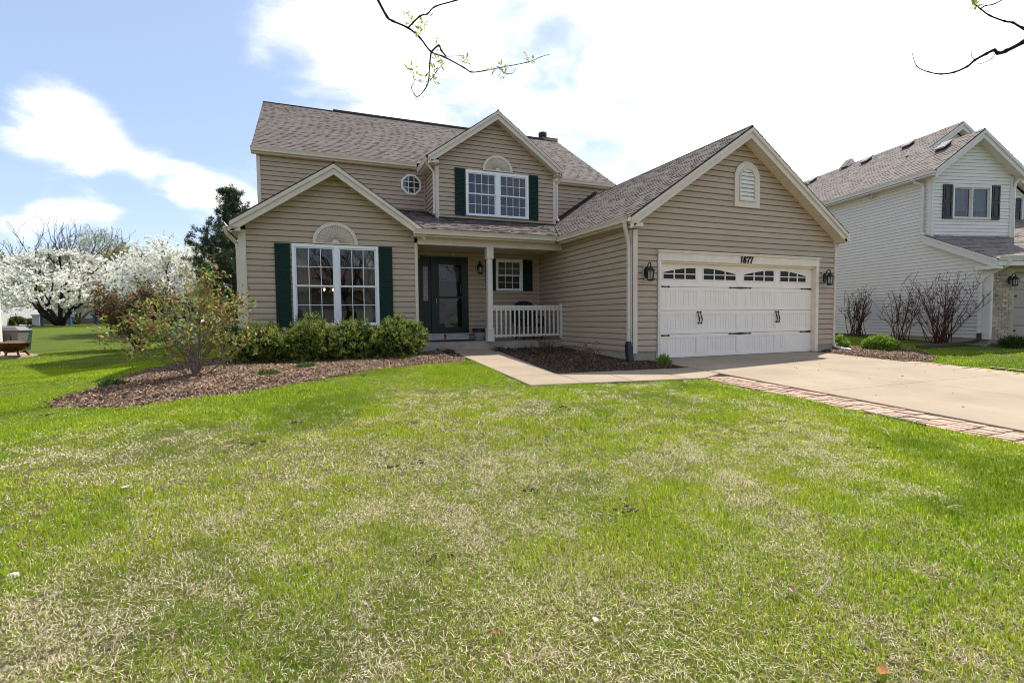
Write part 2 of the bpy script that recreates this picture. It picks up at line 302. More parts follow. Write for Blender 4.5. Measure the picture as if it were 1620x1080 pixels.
def bed(name, poly, h, n_chips, tint=1.0, w=0.5, grain=.10):
    P = np.array(poly); x0, y0 = P.min(0)-.05; x1, y1 = P.max(0)+.05
    xs = np.arange(x0, x1, grain); ys = np.arange(y0, y1, grain); X, Y = np.meshgrid(xs, ys); x = X.ravel(); y = Y.ravel()
    ins = inpoly(x, y, poly)
    hz = lambda x, y: G(x, y)-.03+bed_height(x, y, poly, h, w)+(fbm(x, y, 77, 3.0, 3)-.5)*.06
    z = hz(x, y); z = np.where(ins, z, G(x, y)-.12)
    nx = len(xs); i = np.arange(len(x)).reshape(len(ys), nx); q = np.stack([i[:-1, :-1], i[:-1, 1:], i[1:, 1:], i[1:, :-1]], -1).reshape(-1, 4)
    q = q[ins[q].any(1)]
    np_mesh(name, np.stack([x, y, z], 1), q.ravel(), np.full(len(q), 4), MULCH, kind='structure')
    cx = RNG.uniform(x0, x1, n_chips*3); cy = RNG.uniform(y0, y1, n_chips*3); k = inpoly(cx, cy, poly); cx = cx[k][:n_chips]; cy = cy[k][:n_chips]; n = len(cx); far_ = RNG.random(n) < .25; cx = cx+RNG.normal(0, .07, n)*far_; cy = cy+RNG.normal(0, .07, n)*far_; okc = ~inpoly(cx, cy, WALK) & ~inpoly(cx, cy, DRIVE); cx = cx[okc]; cy = cy[okc]; n = len(cx)
    # some chips lie scattered over the rim
    cz = np.maximum(hz(cx, cy), G(cx, cy)+.004)+RNG.uniform(0.0, .022, n)
    th = RNG.uniform(0, math.pi*2, n); L_ = RNG.gamma(4, .0048, n)+.005; W_ = RNG.uniform(.003, .010, n); tl = RNG.normal(0, .45, n); rl = RNG.normal(0, .5, n)
    ax = np.stack([np.cos(th)*np.cos(tl), np.sin(th)*np.cos(tl), np.sin(tl)], 1)*L_[:, None]; ay = np.stack([-np.sin(th)*np.cos(rl), np.cos(th)*np.cos(rl), np.sin(rl)], 1)*W_[:, None]
    c = np.stack([cx, cy, cz], 1); up = np.cross(ax, ay); up /= np.linalg.norm(up, axis=1)[:, None]+1e-9; up *= .004
    V = np.stack([c-ax-ay, c+ax-ay*.6, c+ax+ay*.7, c-ax+ay, c+up*2], 1).reshape(-1, 3)
    base = np.arange(n)*5
    fl = np.stack([base, base+1, base+4, base+1, base+2, base+4, base+2, base+3, base+4, base+3, base, base+4], 1).ravel()
    v = RNG.gamma(3.0, .33, n)*tint; hue = RNG.normal(0, .07, n); cols = np.stack([v*(1+hue), v, v*(1-hue)], 1); cols = np.repeat(np.clip(cols, .1, 3.0), 5, 0)
    np_mesh('mulch_chips', V, fl, np.full(n*4, 3), CHIP, cols, kind='stuff')
bed('mulch_bed', LEFT_BED, .09, 52000, 1.0)
bed('mulch_bed', MID_BED, .03, 20000, .5, .25)
bed('mulch_bed', RIGHT_BED, .09, 12000, .95, .4)
# ------------------------------------------------------------------ driveway, walk, brick borders
JOINT = mat('joint_dirt', (0.09, 0.07, 0.05), 0.95, .2, 20)
def slab(name, loop, parent, top=lambda x, y: slab_z(y), th=.13, bev=.012):
    mb = MB(); P = [np.array(p, float) for p in loop]; c = sum(P)/len(P)
    ins = [p+(c-p)/np.linalg.norm(c-p)*bev*1.4 for p in P]; k = len(P)
    n = len(mb.v)
    mb.v += [(p[0], p[1], top(*p)-th) for p in P]+[(p[0], p[1], top(*p)-bev*.7) for p in P]+[(p[0], p[1], top(*p)) for p in ins]
    for a in (0, k):
        for i in range(k): mb.f.append((n+a+i, n+a+(i+1) % k, n+a+k+(i+1) % k, n+a+k+i)); mb.c.append(None)
    mb.f.append(tuple(n+2*k+i for i in range(k))); mb.c.append(None)
    return mb.build(name, CONC, parent)
def base_sheet(name, loop, dz, m):
    mb = MB(); mb.poly([(x, y, slab_z(y)+dz) for x, y in loop]); o = mb.build(name, m, kind='structure'); return o
dw = base_sheet('driveway', [(6.82, -14), (12.0, -14), (12.0, 9.05), (6.82, 9.05)], -.06, JOINT)
jy = [9.05, 7.9, 5.05, 2.2, -.65, -3.5, -6.4, -9.3, -14]; g_ = .005
for i in range(len(jy)-1):
    for xa, xb in ((6.85, 9.27), (9.27, 11.99)):
        slab('concrete_slab', [(xa+g_*.3, jy[i+1]+g_), (xb-g_*.3, jy[i+1]+g_), (xb-g_*.3, jy[i]-g_*(i > 0)), (xa+g_*.3, jy[i]-g_*(i > 0))], dw, bev=.006)
wk = base_sheet('walkway', [(3.22, 12.2), (3.12, 7.02), (6.2, 6.68), (6.8, 6.95), (6.8, 7.7), (4.01, 7.88), (4.33, 12.2)], -.06, JOINT)
ex = lambda y: 3.1+(y-7.0)*.1/5.25; ei = lambda y: 4.0+(y-7.9)*.34/4.35
ys_ = [12.245, 11.3, 10.12, 8.95, 7.9]
for i in range(4):
    a, b = ys_[i]-(.006 if i else 0), ys_[i+1]+.006
    slab('concrete_slab', [(ex(b), b), (ei(b), b), (ei(a), a), (ex(a), a)], wk)
fy = lambda x: 7.0-(x-3.1)*.37/3.1; by = lambda x: 7.9-(x-4.0)*.2/2.8
slab('concrete_slab', [(3.1, 7.0), (4.0, fy(4.0)), (4.0, 7.888), (3.117, 7.888)], wk)
for a, b in ((4.0, 4.85), (4.85, 5.85), (5.85, 6.82)):
    fb = 6.93 if b > 6.5 else fy(b)
    lp = [(a+.006, fy(a)), (b-.006, fb), (b-.006, by(b)), (a+.006, by(a))]
    if b > 6.5: lp = [(a+.006, fy(a)), (6.2, 6.63), (b-.006, 6.93), (b-.006, by(b)), (a+.006, by(a))]
    slab('concrete_slab', lp, wk)
def brick_mesh(l, w, h, b=.006):
    mb = MB(); x, y = l/2, w/2
    r0 = [(-x, -y, -h), (x, -y, -h), (x, y, -h), (-x, y, -h)]; r1 = [(-x, -y, -b), (x, -y, -b), (x, y, -b), (-x, y, -b)]; r2 = [(-x+b, -y+b, 0), (x-b, -y+b, 0), (x-b, y-b, 0), (-x+b, y-b, 0)]
    mb.v = r0+r1+r2
    for a in (0, 4):
        for i in range(4): mb.f.append((a+i, a+(i+1) % 4, a+4+(i+1) % 4, a+4+i)); mb.c.append(None)
    mb.f.append((8, 9, 10, 11)); mb.c.append(None)
    me = bpy.data.meshes.new('brick'); me.from_pydata(mb.v, [], mb.f); me.materials.append(BRICK); return me
BM = [brick_mesh(.196, .096, .06), brick_mesh(.096, .096, .06)]
bw = base_sheet('brick_border', [(6.19, -4), (6.82, -4), (6.82, 6.9), (6.2, 6.66)], -.05, mat('border_sand', (.16, .13, .10), .95, .3, 30))
slope = math.atan(.045)
def lay(par, x, y, me, rot):
    o = bpy.data.objects.new('brick', me); COL.objects.link(o); o.parent = par
    o.location = (x+random.gauss(0, .002), y+random.gauss(0, .002), slab_z(y)-.012+random.gauss(0, .004)); o.rotation_euler = (slope+random.gauss(0, .012), random.gauss(0, .015), rot+random.gauss(0, .012))
yy = 6.60
r_ = 0
while yy > 1.0:
    for c in range(6):
        x = 6.245+c*.1025
        if yy+.1 > 6.66+(x-6.2)*.4: continue
        if c == 0 and False: pass
        off = .05*((c*37+r_*11) % 3)
        if (r_*7+c*3) % 19 == 5:
            lay(bw, x, yy+.052, BM[1], 0); lay(bw, x, yy-.05, BM[1], 0)
        else: lay(bw, x, yy+((c % 2)*.1-.05)*(1 if (r_ // 2) % 2 else 0)*0, BM[0], math.pi/2)
    yy -= .2035; r_ += 1
mb = MB()
for i in range(24):                                   # beyond the frame
    for c in range(6): mb.box(6.207+c*.1025, 6.303+c*.1025, .8-i*.2035, .996-i*.2035, slab_z(.9-i*.2035)-.07, slab_z(.9-i*.2035)-.012)
mb.build('far_brick', BRICK, bw, kind='stuff')
rw = base_sheet('brick_border', [(12.0, -4), (12.45, -4), (12.45, 6.9), (12.0, 7.0)], -.05, MATS['border_sand'])
mb = MB(); yy = 6.8
while yy > -3:
    for c in range(4):
        v = random.uniform(.8, 1.15); mb.box(12.017+c*.103, 12.113+c*.103, yy-.098, yy+.098, slab_z(yy)-.07, slab_z(yy)-.014+random.gauss(0, .004))
    yy -= .2035
mb.build('brick', BRICK, rw, kind='stuff')
def edging(name, pts, h, label):
    mb = MB()
    for (xa, ya), (xb, yb) in zip(pts[:-1], pts[1:]):
        mb.tube([(xa, ya, max(g1(xa, ya), slab_z(ya))+h-.03), (xb, yb, max(g1(xb, yb), slab_z(yb))+h-.03)], .016, 6)
    o = mb.build(name, BLACKP); tag(o, label, 'edging')
edging('lawn_edging', [(12.47, 5.6), (12.5, 4.6), (12.48, 3.6), (12.52, 2.4)], .05, 'black plastic edging strip along the lawn side of the far brick border')
edging('lawn_edging', [(6.17, 3.95), (6.18, 3.6), (6.165, 3.3)], .02, 'short black plastic edging strip showing beside the near brick border')
# ------------------------------------------------------------------ the tan house
HO = thing('tan_house', (2.4, 12.25, -0.9), 'two storey tan vinyl sided house with brown roof and white double garage door', 'house')
EXPO = .132
def siding(parent, P, z0, ztop, lo, hi, openings=(), m=SIDING, e=EXPO, depth=.019, name='siding_board', joined=False, zstart=None, slot=(.855, .026)):
    """lap boards; lo(z), hi(z) limit the wall, openings = (s0,s1,z0,z1)"""
    prof = [(0, .002), (0, depth), (.48, depth*.86), (.57, depth*.50), (slot[0]-.01, depth*.26), (slot[0], -slot[1]), (1.0, -slot[1])]
    z = z0 if zstart is None else zstart; allmb = MB()
    while z < ztop-.01:
        z1 = min(z+e, ztop); cuts = sorted(set([z, z1]+[c for o in openings for c in (o[2], o[3]) if z < c < z1]))
        cells = []
        for a, b in zip(cuts[:-1], cuts[1:]):
            mid = (a+b)/2; segs = [(None, None)]
            ops = sorted([(o[0], o[1]) for o in openings if o[2] < mid < o[3]])
            cur = None; out = []
            for s0, s1 in ops: out.append((cur, s0)); cur = s1
            out.append((cur, None)); cells += [(a, b, q[0], q[1]) for q in out]
        groups = {}
        spans = [c for c in cells if c[2] is None and c[3] is None]
        for c in cells: groups.setdefault(0 if spans else (c[2], c[3]), []).append(c)
        for cs in groups.values():
            mb = allmb if joined else MB()
            for a, b, s0, s1 in cs:
                ts = [(a-z)/e]+[t for t, _ in prof[2:] if (a-z)/e < t < (b-z)/e]+[(b-z)/e]
                of = lambda t: float(np.interp(t, [p[0] for p in prof[1:]], [p[1] for p in prof[1:]]))
                rows = []
                for t in ts:
                    zz = z+t*e; L0 = lo(zz) if s0 is None else max(s0, lo(zz)); H0 = hi(zz) if s1 is None else min(s1, hi(zz))
                    rows.append((zz, L0, H0, of(t)))
                if all(r[2]-r[1] < .005 for r in rows): continue
                rows = [(r[0], r[1], max(r[1], r[2]), r[3]) for r in rows]
                r = rows[0]; mb.quad(P(r[1], r[0], -.032), P(r[2], r[0], -.032), P(r[2], r[0], r[3]), P(r[1], r[0], r[3]))
                for p, q in zip(rows[:-1], rows[1:]): mb.quad(P(p[1], p[0], p[3]), P(p[2], p[0], p[3]), P(q[2], q[0], q[3]), P(q[1], q[0], q[3]))
                rr = rows[-1]; mb.quad(P(r[1], r[0], -.032), P(r[2], r[0], -.032), P(rr[2], rr[0], -.032), P(rr[1], rr[0], -.032))
            if mb.f and not joined: mb.build(name, m, parent)
        z = z1
    if joined: return allmb.build(name, m, parent, kind='stuff')
def corner_board(P, s0, s1, z0, z1, parent=HO, m=TRIM, side=None):
    mb = MB(); mb.pbox(P, s0, s1, z0, z1, -.02, .030); mb.pbox(P, s0+.018, s1-.018, z0+.004, z1-.004, .030, .034)
    if side: mb.pbox(side[0], side[1], side[2], z0, z1, .0, .028)
    return mb.build('corner_board', m, parent)
def shingles(parent, e0, u, v, vlen, umin, umax, th=.035, expo=.14, name='roof', mroof=ROOF, base=(1, 1, 1), drip=True):
    """a roof plane: deck slab plus overlapping tabs"""
    e0, u, v = (np.array(q, float) for q in (e0, u, v)); n = np.cross(u, v); n /= np.linalg.norm(n)
    if n[2] < 0: n = -n
    deck = MB(); K = 8
    Pt = lambda s, t, o: e0+u*s+v*t+n*o
    ts = np.linspace(0, vlen, K+1)
    for a, b in zip(ts[:-1], ts[1:]):
        deck.hexa([Pt(umin(a), a, -th), Pt(umax(a), a, -th), Pt(umax(b), b, -th), Pt(umin(b), b, -th), Pt(umin(a), a, 0), Pt(umax(a), a, 0), Pt(umax(b), b, 0), Pt(umin(b), b, 0)])
    d = deck.build(name, ROOFB, parent)
    mb = MB(); t = -.02; row = 0
    while t < vlen:
        t1 = min(t+expo, vlen); tc = max(0, min(vlen, (t+t1)/2)); lo_, hi_ = umin(tc), umax(tc); s = lo_-random.uniform(0, .3)
        rowv = random.uniform(.95, 1.05)
        while s < hi_:
            w = random.choice((.09, .13, .17, .22)); a, b = max(s, lo_), min(s+w, hi_); s += w
            if b-a < .004: continue
            h = random.choice((.005, .008, .014)); k = rowv*random.uniform(.87, 1.12); c = (k*base[0], k*base[1]*random.uniform(.98, 1.02), k*base[2]*random.uniform(.96, 1.04))
            p = [Pt(a, t, h), Pt(b, t, h), Pt(b, t1+.01, .001), Pt(a, t1+.01, .001)]
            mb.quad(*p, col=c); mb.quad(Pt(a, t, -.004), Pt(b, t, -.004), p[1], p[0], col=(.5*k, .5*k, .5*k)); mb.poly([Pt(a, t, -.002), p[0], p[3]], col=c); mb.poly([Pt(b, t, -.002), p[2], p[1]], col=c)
        t = t1; row += 1
    mb.build('shingle', mroof, d, kind='stuff'); return d
def gutter(pts, parent, m=TRIM, out=None, h=.115, w=.115, name='gutter'):
    """K-style trough along a polyline of eave points (outer top edge); out = outward horizontal per segment"""
    mb = MB()
    for (a, b, o) in pts:
        a, b, o = (np.array(q, float) for q in (a, b, o)); z = np.array([0, 0, 1.0])
        prof = [(0, 0), (-.012, -.004), (-.016, -.03), (-.035, -.062), (-.04, -h), (-w, -h), (-w, 0), (-w+.006, 0), (-w+.006, -h+.008), (-.046, -h+.008), (-.022, -.03), (-.014, -.012)]
        mb.extrude([a+o*p+z*q for p, q in prof], b-a)
    return mb.build(name, m, parent)
def downspout(pts, parent, m=WHITE, r=.043):
    mb = MB(); mb.tube(pts, r, 4, sq=(1.1, .85)); p = np.array(pts[-1], float)
    for f in (.18, .85):
        q = np.array(pts[-2])*(1-f)+np.array(pts[-1])*f; mb.box(q[0]-.046, q[0]+.046, q[1]-.046, q[1]+.046, q[2]-.012, q[2]+.012)
    return mb.build('downspout', m, parent)
def rake(P, sL, zL, sA, zA, sR, zR, o, parent, h1=.085, h2=.115, over=.3, m=TRIM, soff=True):
    """rake boards of a gable: outer edge line from eave to apex to eave, at distance o from the wall"""
    for (s0, z0, s1, z1) in ((sL, zL, sA, zA), (sA, zA, sR, zR)):
        mb = MB(); sg = 1 if z1 > z0 else -1
        k = math.hypot(s1-s0, z1-z0)/abs(s1-s0)
        for (d0, d1, oo) in ((.012, h1, .034), (h1, h1+h2, 0.0)):
            a0, a1 = d0*k, d1*k
            mb.hexa([P(s0, z0-a1, o-.02), P(s1, z1-a1, o-.02), P(s1, z1-a1, o+oo), P(s0, z0-a1, o+oo), P(s0, z0-a0, o-.02), P(s1, z1-a0, o-.02), P(s1, z1-a0, o+oo), P(s0, z0-a0, o+oo)])
        mb.build('rake_board', m, parent)
        if soff:
            sb = MB(); a = (h1+h2-.035)*k; L = math.hypot(s1-s0, z1-z0); nn = int(L/.105)
            for i in range(nn):
                f0, f1 = (i+.05)/nn, (i+.95)/nn; q = lambda f: (s0+(s1-s0)*f, z0+(z1-z0)*f-a)
                (x0, y0), (x1, y1) = q(f0), q(f1)
                sb.hexa([P(x0, y0, .0), P(x1, y1, .0), P(x1, y1, o-.022), P(x0, y0, o-.022), P(x0, y0+.012, 0), P(x1, y1+.012, 0), P(x1, y1+.012, o-.022), P(x0, y0+.012, o-.022)])
            (x0, y0), (x1, y1) = (s0, z0-a+.008), (s1, z1-a+.008)
            sb.hexa([P(x0, y0, .0), P(x1, y1, .0), P(x1, y1, o-.022), P(x0, y0, o-.022), P(x0, y0+.008, 0), P(x1, y1+.008, 0), P(x1, y1+.008, o-.022), P(x0, y0+.008, o-.022)])
            sb.build('soffit', m, parent)
def shutter(P, s0, s1, z0, z1, parent, m=SHUT, style='louver', name='shutter'):
    mb = MB(); st = .045; mb.pbox(P, s0, s1, z0, z1, .012, .032)
    mb.pbox(P, s0, s0+st, z0, z1, .032, .046); mb.pbox(P, s1-st, s1, z0, z1, .032, .046)
    zm = (z0+z1)/2
    for a, b in ((z0, z0+.07), (zm-.03, zm+.03), (z1-.06, z1)): mb.pbox(P, s0+st, s1-st, a, b, .032, .046)
    for a, b in ((z0+.07, zm-.03), (zm+.03, z1-.06)):
        if style == 'louver':
            n = int((b-a)/.038)
            for i in range(n):
                c = a+(i+.1)*(b-a)/n; d = a+(i+.95)*(b-a)/n
                mb.hexa([P(s0+st, c, .03), P(s1-st, c, .03), P(s1-st, c, .044), P(s0+st, c, .044), P(s0+st, d, .03), P(s1-st, d, .03), P(s1-st, d, .034), P(s0+st, d, .034)])
        else: mb.pbox(P, s0+st+.03, s1-st-.03, a+.03, b-.03, .032, .042)
    return mb.build(name, m, parent)
def window(parent, P, s0, s1, z0, z1, units, cols, rows, frame=.055, mull=.10, m=WHITE, glass=GLASS, muntin=.014, depth=.9, blind=None, curtain=None, label=None, back_hole=None, meet=True, inner=DARKIN, room=True):
    """double hung window: frame > sash, pane, muntin, interior"""
    mb = MB(); o1 = .045
    mb.pbox(P, s0, s1, z1-frame, z1, -.06, o1); mb.pbox(P, s0, s1, z0, z0+frame*.75, -.06, o1+.012)
    mb.pbox(P, s0, s0+frame, z0+frame*.75, z1-frame, -.06, o1); mb.pbox(P, s1-frame, s1, z0+frame*.75, z1-frame, -.06, o1)
    mb.pbox(P, s0+.012, s1-.012, z1-.010, z1+.012, -.02, .030)
    W_ = (s1-s0-2*frame-(units-1)*mull)/units; us = []
    for k in range(units):
        a = s0+frame+k*(W_+mull); us.append((a, a+W_))
        if k: mb.pbox(P, a-mull, a, z0+frame*.75, z1-frame, -.06, o1); mb.pbox(P, a-mull*.62, a-mull*.38, z0+frame*.75, z1-frame, o1, o1+.01)
    fr = mb.build('window', m, parent, label)
    za, zb = z0+frame*.75, z1-frame; zm = (za+zb)/2
    for (a, b) in us:
        for (q0, q1, off) in (((zm-.012, zb, .018), (za, zm+.012, -.006)) if meet else ((za, zb, .0),)):
            sw = .032; sb = MB(); sb.pbox(P, a, a+sw, q0, q1, off-.03, off); sb.pbox(P, b-sw, b, q0, q1, off-.03, off); sb.pbox(P, a+sw, b-sw, q0, q0+sw, off-.03, off); sb.pbox(P, a+sw, b-sw, q1-sw, q1, off-.03, off)
            sb.build('sash', m, fr)
            ga, gb, gc, gd = a+sw, b-sw, q0+sw, q1-sw; mm = MB(); off2 = off-.012
            for i in range(1, cols): x = ga+(gb-ga)*i/cols; mm.pbox(P, x-muntin/2, x+muntin/2, gc, gd, off2-.008, off2+.006)
            for j in range(1, rows): y = gc+(gd-gc)*j/rows; mm.pbox(P, ga, gb, y-muntin/2, y+muntin/2, off2-.007, off2+.005)
            if mm.f: mm.build('muntin', m, fr)
            for i in range(cols):
                for j in range(rows):
                    x0, x1 = ga+(gb-ga)*i/cols, ga+(gb-ga)*(i+1)/cols; y0, y1 = gc+(gd-gc)*j/rows, gc+(gd-gc)*(j+1)/rows
                    pb = MB(); w = .0006*random.uniform(-1, 1); w2 = .0006*random.uniform(-1, 1)
                    pb.quad(P(x0, y0, off2+w), P(x1, y0, off2-w), P(x1, y1, off2-w2), P(x0, y1, off2+w2)); pb.build('pane', glass, fr)
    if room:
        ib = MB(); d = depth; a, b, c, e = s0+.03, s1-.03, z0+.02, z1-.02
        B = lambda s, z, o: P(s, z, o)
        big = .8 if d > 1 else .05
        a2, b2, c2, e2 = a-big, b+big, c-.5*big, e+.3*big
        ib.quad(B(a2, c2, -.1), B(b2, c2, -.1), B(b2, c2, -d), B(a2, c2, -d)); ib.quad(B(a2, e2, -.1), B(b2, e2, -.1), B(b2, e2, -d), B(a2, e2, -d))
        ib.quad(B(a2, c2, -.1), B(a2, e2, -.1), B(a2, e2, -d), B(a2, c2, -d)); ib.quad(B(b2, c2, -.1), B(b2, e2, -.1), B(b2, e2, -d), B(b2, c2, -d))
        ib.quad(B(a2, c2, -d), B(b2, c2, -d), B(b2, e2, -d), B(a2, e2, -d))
        ib.build('interior_backing', inner, fr)
    if blind:
        bb = MB(); z = z0+.06
        while z < z1-.05:
            bb.hexa([P(s0+.05, z, -.12), P(s1-.05, z, -.12), P(s1-.05, z+.012, -.085), P(s0+.05, z+.012, -.085), P(s0+.05, z+.002, -.12), P(s1-.05, z+.002, -.12), P(s1-.05, z+.014, -.085), P(s0+.05, z+.014, -.085)]); z += blind
        bb.build('blind_slat', mat('blind', (.20, .21, .235), .5), fr, kind='stuff')
    if curtain:
        for (a, b, c, e) in curtain:
            cb = MB(); n = int((b-a)/.02); pr = None
            for i in range(n+1):
                s = a+(b-a)*i/n; o = -.16+.028*math.sin(i*1.05+a*9)+.012*math.sin(i*.47)
                if pr: cb.quad(P(pr[0], c, pr[1]), P(s, c, o), P(s, e, o), P(pr[0], e, pr[1]))
                pr = (s, o)
            cb.build('curtain', mat('sheer_curtain', (.55, .52, .46), .8, .1, 4, trans=.35), fr, smooth=True)
    return fr
def fan(P, s0, s1, z0, z1, parent):
    """half round sunburst ornament"""
    mb = MB(); cx = (s0+s1)/2; rx = (s1-s0)/2; rz = z1-z0; n = 32
    ell = lambda f, th, o: P(cx-rx*f*math.cos(th), z0+.03+(rz-.03)*f*math.sin(th), o)
    for i in range(n):
        a, b = math.pi*i/n, math.pi*(i+1)/n
        for f0, f1, o0, o1 in ((1, .84, .01, .06), (.84, .12, .01, .03)):
            mb.hexa([ell(f0, a, o0), ell(f0, b, o0), ell(f0, b, o1), ell(f0, a, o1), ell(f1, a, o0), ell(f1, b, o0), ell(f1, b, o1), ell(f1, a, o1)])
    for i in range(20):
        a = math.pi*(i+.12)/20; b = math.pi*(i+.88)/20; mid = (a+b)/2
        mb.poly([ell(.16, mid, .034), ell(.83, a, .034), ell(.83, mid, .062), ell(.16, mid, .05)]); mb.poly([ell(.16, mid, .05), ell(.83, mid, .062), ell(.83, b, .034), ell(.16, mid, .034)])
        mb.poly([ell(.83, a, .034), ell(.83, b, .034), ell(.83, mid, .062)])
    for i in range(8):
        a, b = math.pi*i/8, math.pi*(i+1)/8; mb.hexa([ell(.16, a, .01), ell(.16, b, .01), ell(.16, b, .065), ell(.16, a, .065), ell(.001, a, .01), ell(.001, b, .01), ell(.001, b, .07), ell(.001, a, .07)])
    mb.pbox(P, s0, s1, z0, z0+.03, .01, .064)
    return mb.build('fan_ornament', TRIM, parent)
def lantern(P, s, z, parent, sc=1.0, block=True, mblock=SIDING):
    mb = MB(); q = lambda a, b, o: P(s+a*sc, z+b*sc, o*sc)
    Q = Plane(P.p0, P.d, P.n)
    if block: 
        bb = MB(); bb.extrude([P(s+.10*sc*math.cos(t)*.9, z+.15*sc*math.sin(t)*1.0+.03*sc, .0) for t in np.linspace(0, 2*math.pi, 17)[:-1]], np.array(P(0, 0, .035*sc))-np.array(P(0, 0, 0))); 
    mb.extrude([P(s+.055*sc*math.cos(t), z+.12*sc*math.sin(t)+.02*sc, .03*sc) for t in np.linspace(0, 2*math.pi, 13)[:-1]], np.array(P(0, 0, .03*sc))-np.array(P(0, 0, 0)))
    arm = [q(0, .03, .05), q(0, .10, .07), q(0, .185, .10), q(0, .215, .14), q(0, .195, .18), q(0, .15, .185), q(0, .12, .165), q(0, .13, .145)]
    mb.tube(arm, .012*sc, 6); mb.tube([q(0, .165, .185), q(0, .12, .18)], .014*sc, 6)
    c0 = np.array(q(0, 0, .18)); x_ = np.array([P.d[0], P.d[1], 0]); y_ = np.array([P.n[0], P.n[1], 0])
    prof = [(.03, .125), (.045, .12), (.06, .085), (.085, .06), (.095, .05), (.095, .035)]
    mb.lathe(c0*1.0, [(r*sc, h*sc) for r, h in prof[::-1]], 8)
    for i in range(6):
        t = 2*math.pi*i/6+.3; mb.tube([c0+(x_*math.cos(t)*.066+y_*math.sin(t)*.066)*sc+np.array([0, 0, .04*sc]), c0+(x_*math.cos(t)*.058+y_*math.sin(t)*.058)*sc+np.array([0, 0, -.135*sc])], .008*sc, 4)
    mb.lathe(c0, [(.03*sc, -.165*sc), (.075*sc, -.15*sc), (.08*sc, -.135*sc), (.06*sc, -.125*sc)], 8)
    o = mb.build('wall_lantern', BLACKM, parent)
    gb = MB(); gb.lathe(c0, [(.052*sc, -.125*sc), (.058*sc, .035*sc)], 8); gb.build('lantern_glass', mat('lamp_glass', (.55, .52, .42), .15, .05, 5, trans=.4), o)
    if block: bb.build('mounting_block', mblock, o)
    return o
# ---- wall planes
LW, GF, GS, PW, UW, DW = front(12.25), front(8.95), Plane((6.37, 0), (0, 1), (-1, 0)), front(13.68), front(15.72), front(14.41)
RK = .667
# left gable: walls -1.43..2.41
lo_ = lambda z: max(-1.32, .513-(3.345-z)/RK); hi_ = lambda z: min(2.345, .513+(3.345-z)/RK)
WIN_L = (-.41, 1.475, -.145, 1.715)
siding(HO, LW, -.76, 3.34, lo_, hi_, [(WIN_L[0]+.03, WIN_L[1]-.03, WIN_L[2]+.02, WIN_L[3]-.02)])
corner_board(LW, -1.435, -1.318, -.80, 1.98, side=(Plane((-1.435, 0), (0, 1), (-1, 0)), 12.22, 12.36)); corner_board(LW, 2.343, 2.415, -.80, 1.86)
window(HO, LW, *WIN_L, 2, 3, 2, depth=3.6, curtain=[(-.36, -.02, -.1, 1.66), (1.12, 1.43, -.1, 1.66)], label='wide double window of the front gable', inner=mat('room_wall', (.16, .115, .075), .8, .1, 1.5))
shutter(LW, -.76, -.445, -.16, 1.715, HO); shutter(LW, 1.49, 1.80, -.15, 1.725, HO)
fan(LW, .03, 1.015, 1.74, 2.235, HO)
rake(LW, -1.58, 2.10, .513, 3.50, 2.56, 2.13, .30, HO)
# porch wall
siding(HO, PW, -.60, 1.86, lambda z: 2.42, lambda z: 6.36, [(2.76, 4.13, -.7, 1.735), (5.0, 5.8, .82, 1.70)])
window(HO, PW, 4.975, 5.815, .80, 1.715, 1, 3, 2, frame=.05, curtain=[(5.02, 5.77, 1.24, 1.68)], depth=1.4, label='small porch window with a light curtain in its upper half')
shutter(PW, 5.83, 6.135, .80, 1.725, HO); shutter(PW, 4.66, 4.96, .80, 1.72, HO)
lantern(PW, 4.45, 1.42, HO, .98)
mb = MB(); mb.pbox(PW, 4.45, 4.57, -.03, .06, 0, .035); mb.pbox(PW, 4.47, 4.55, -.015, .045, .035, .045); mb.build('power_outlet', mat('outlet_grey', (.5, .45, .42), .5), HO)
corner_board(PW, 6.31, 6.368, -.60, 1.86, m=SIDING)
# front door with sidelight, storm door
dz0, dz1 = -.41, 1.735
mb = MB(); mb.pbox(PW, 2.76, 4.13, dz1-.07, dz1, -.1, .03); mb.pbox(PW, 4.06, 4.13, dz0, dz1-.07, -.1, .03); mb.pbox(PW, 2.72, 2.76, dz0, dz1-.07, -.1, .03); mb.pbox(PW, 3.06, 3.15, dz0, dz1-.07, -.1, .035)
# sidelight panel
mb.pbox(PW, 2.76, 2.84, dz0, dz1-.07, -.08, .0); mb.pbox(PW, 2.99, 3.06, dz0, dz1-.07, -.08, .0); mb.pbox(PW, 2.84, 2.99, dz1-.28, dz1-.07, -.08, .0); mb.pbox(PW, 2.84, 2.99, dz0, .50, -.08, -.005); mb.pbox(PW, 2.86, 2.97, -.28, .36, -.005, .008)
door = mb.build('front_door', DOORG, HO, 'dark green front entry with a leaded sidelight and glass storm door')
mb = MB(); mb.quad(PW(2.84, .5, -.03), PW(2.99, .5, -.03), PW(2.99, 1.455, -.03), PW(2.84, 1.455, -.03)); mb.build('sidelight_glass', mat('leaded_glass', (.22, .2, .2), .12, .5, 30, .6, 60, .8, col2=(.05, .045, .05)), door)
mb = MB()
for z in (.58, .66, 1.30, 1.38): mb.pbox(PW, 2.84, 2.99, z, z+.008, -.03, -.022)
for s in (2.875, 2.915, 2.955): mb.pbox(PW, s-.004, s+.004, .5, 1.455, -.03, -.022)
for z in np.linspace(.72, 1.25, 5): mb.tube([PW(2.915, z, -.024), PW(2.94, z+.05, -.024), PW(2.915, z+.1, -.024), PW(2.89, z+.05, -.024), PW(2.915, z, -.024)], .004, 4)
mb.build('leading', mat('lead_came', (.35, .33, .3), .4, metal=.6), door)
mb = MB(); a, b = 3.15, 4.06
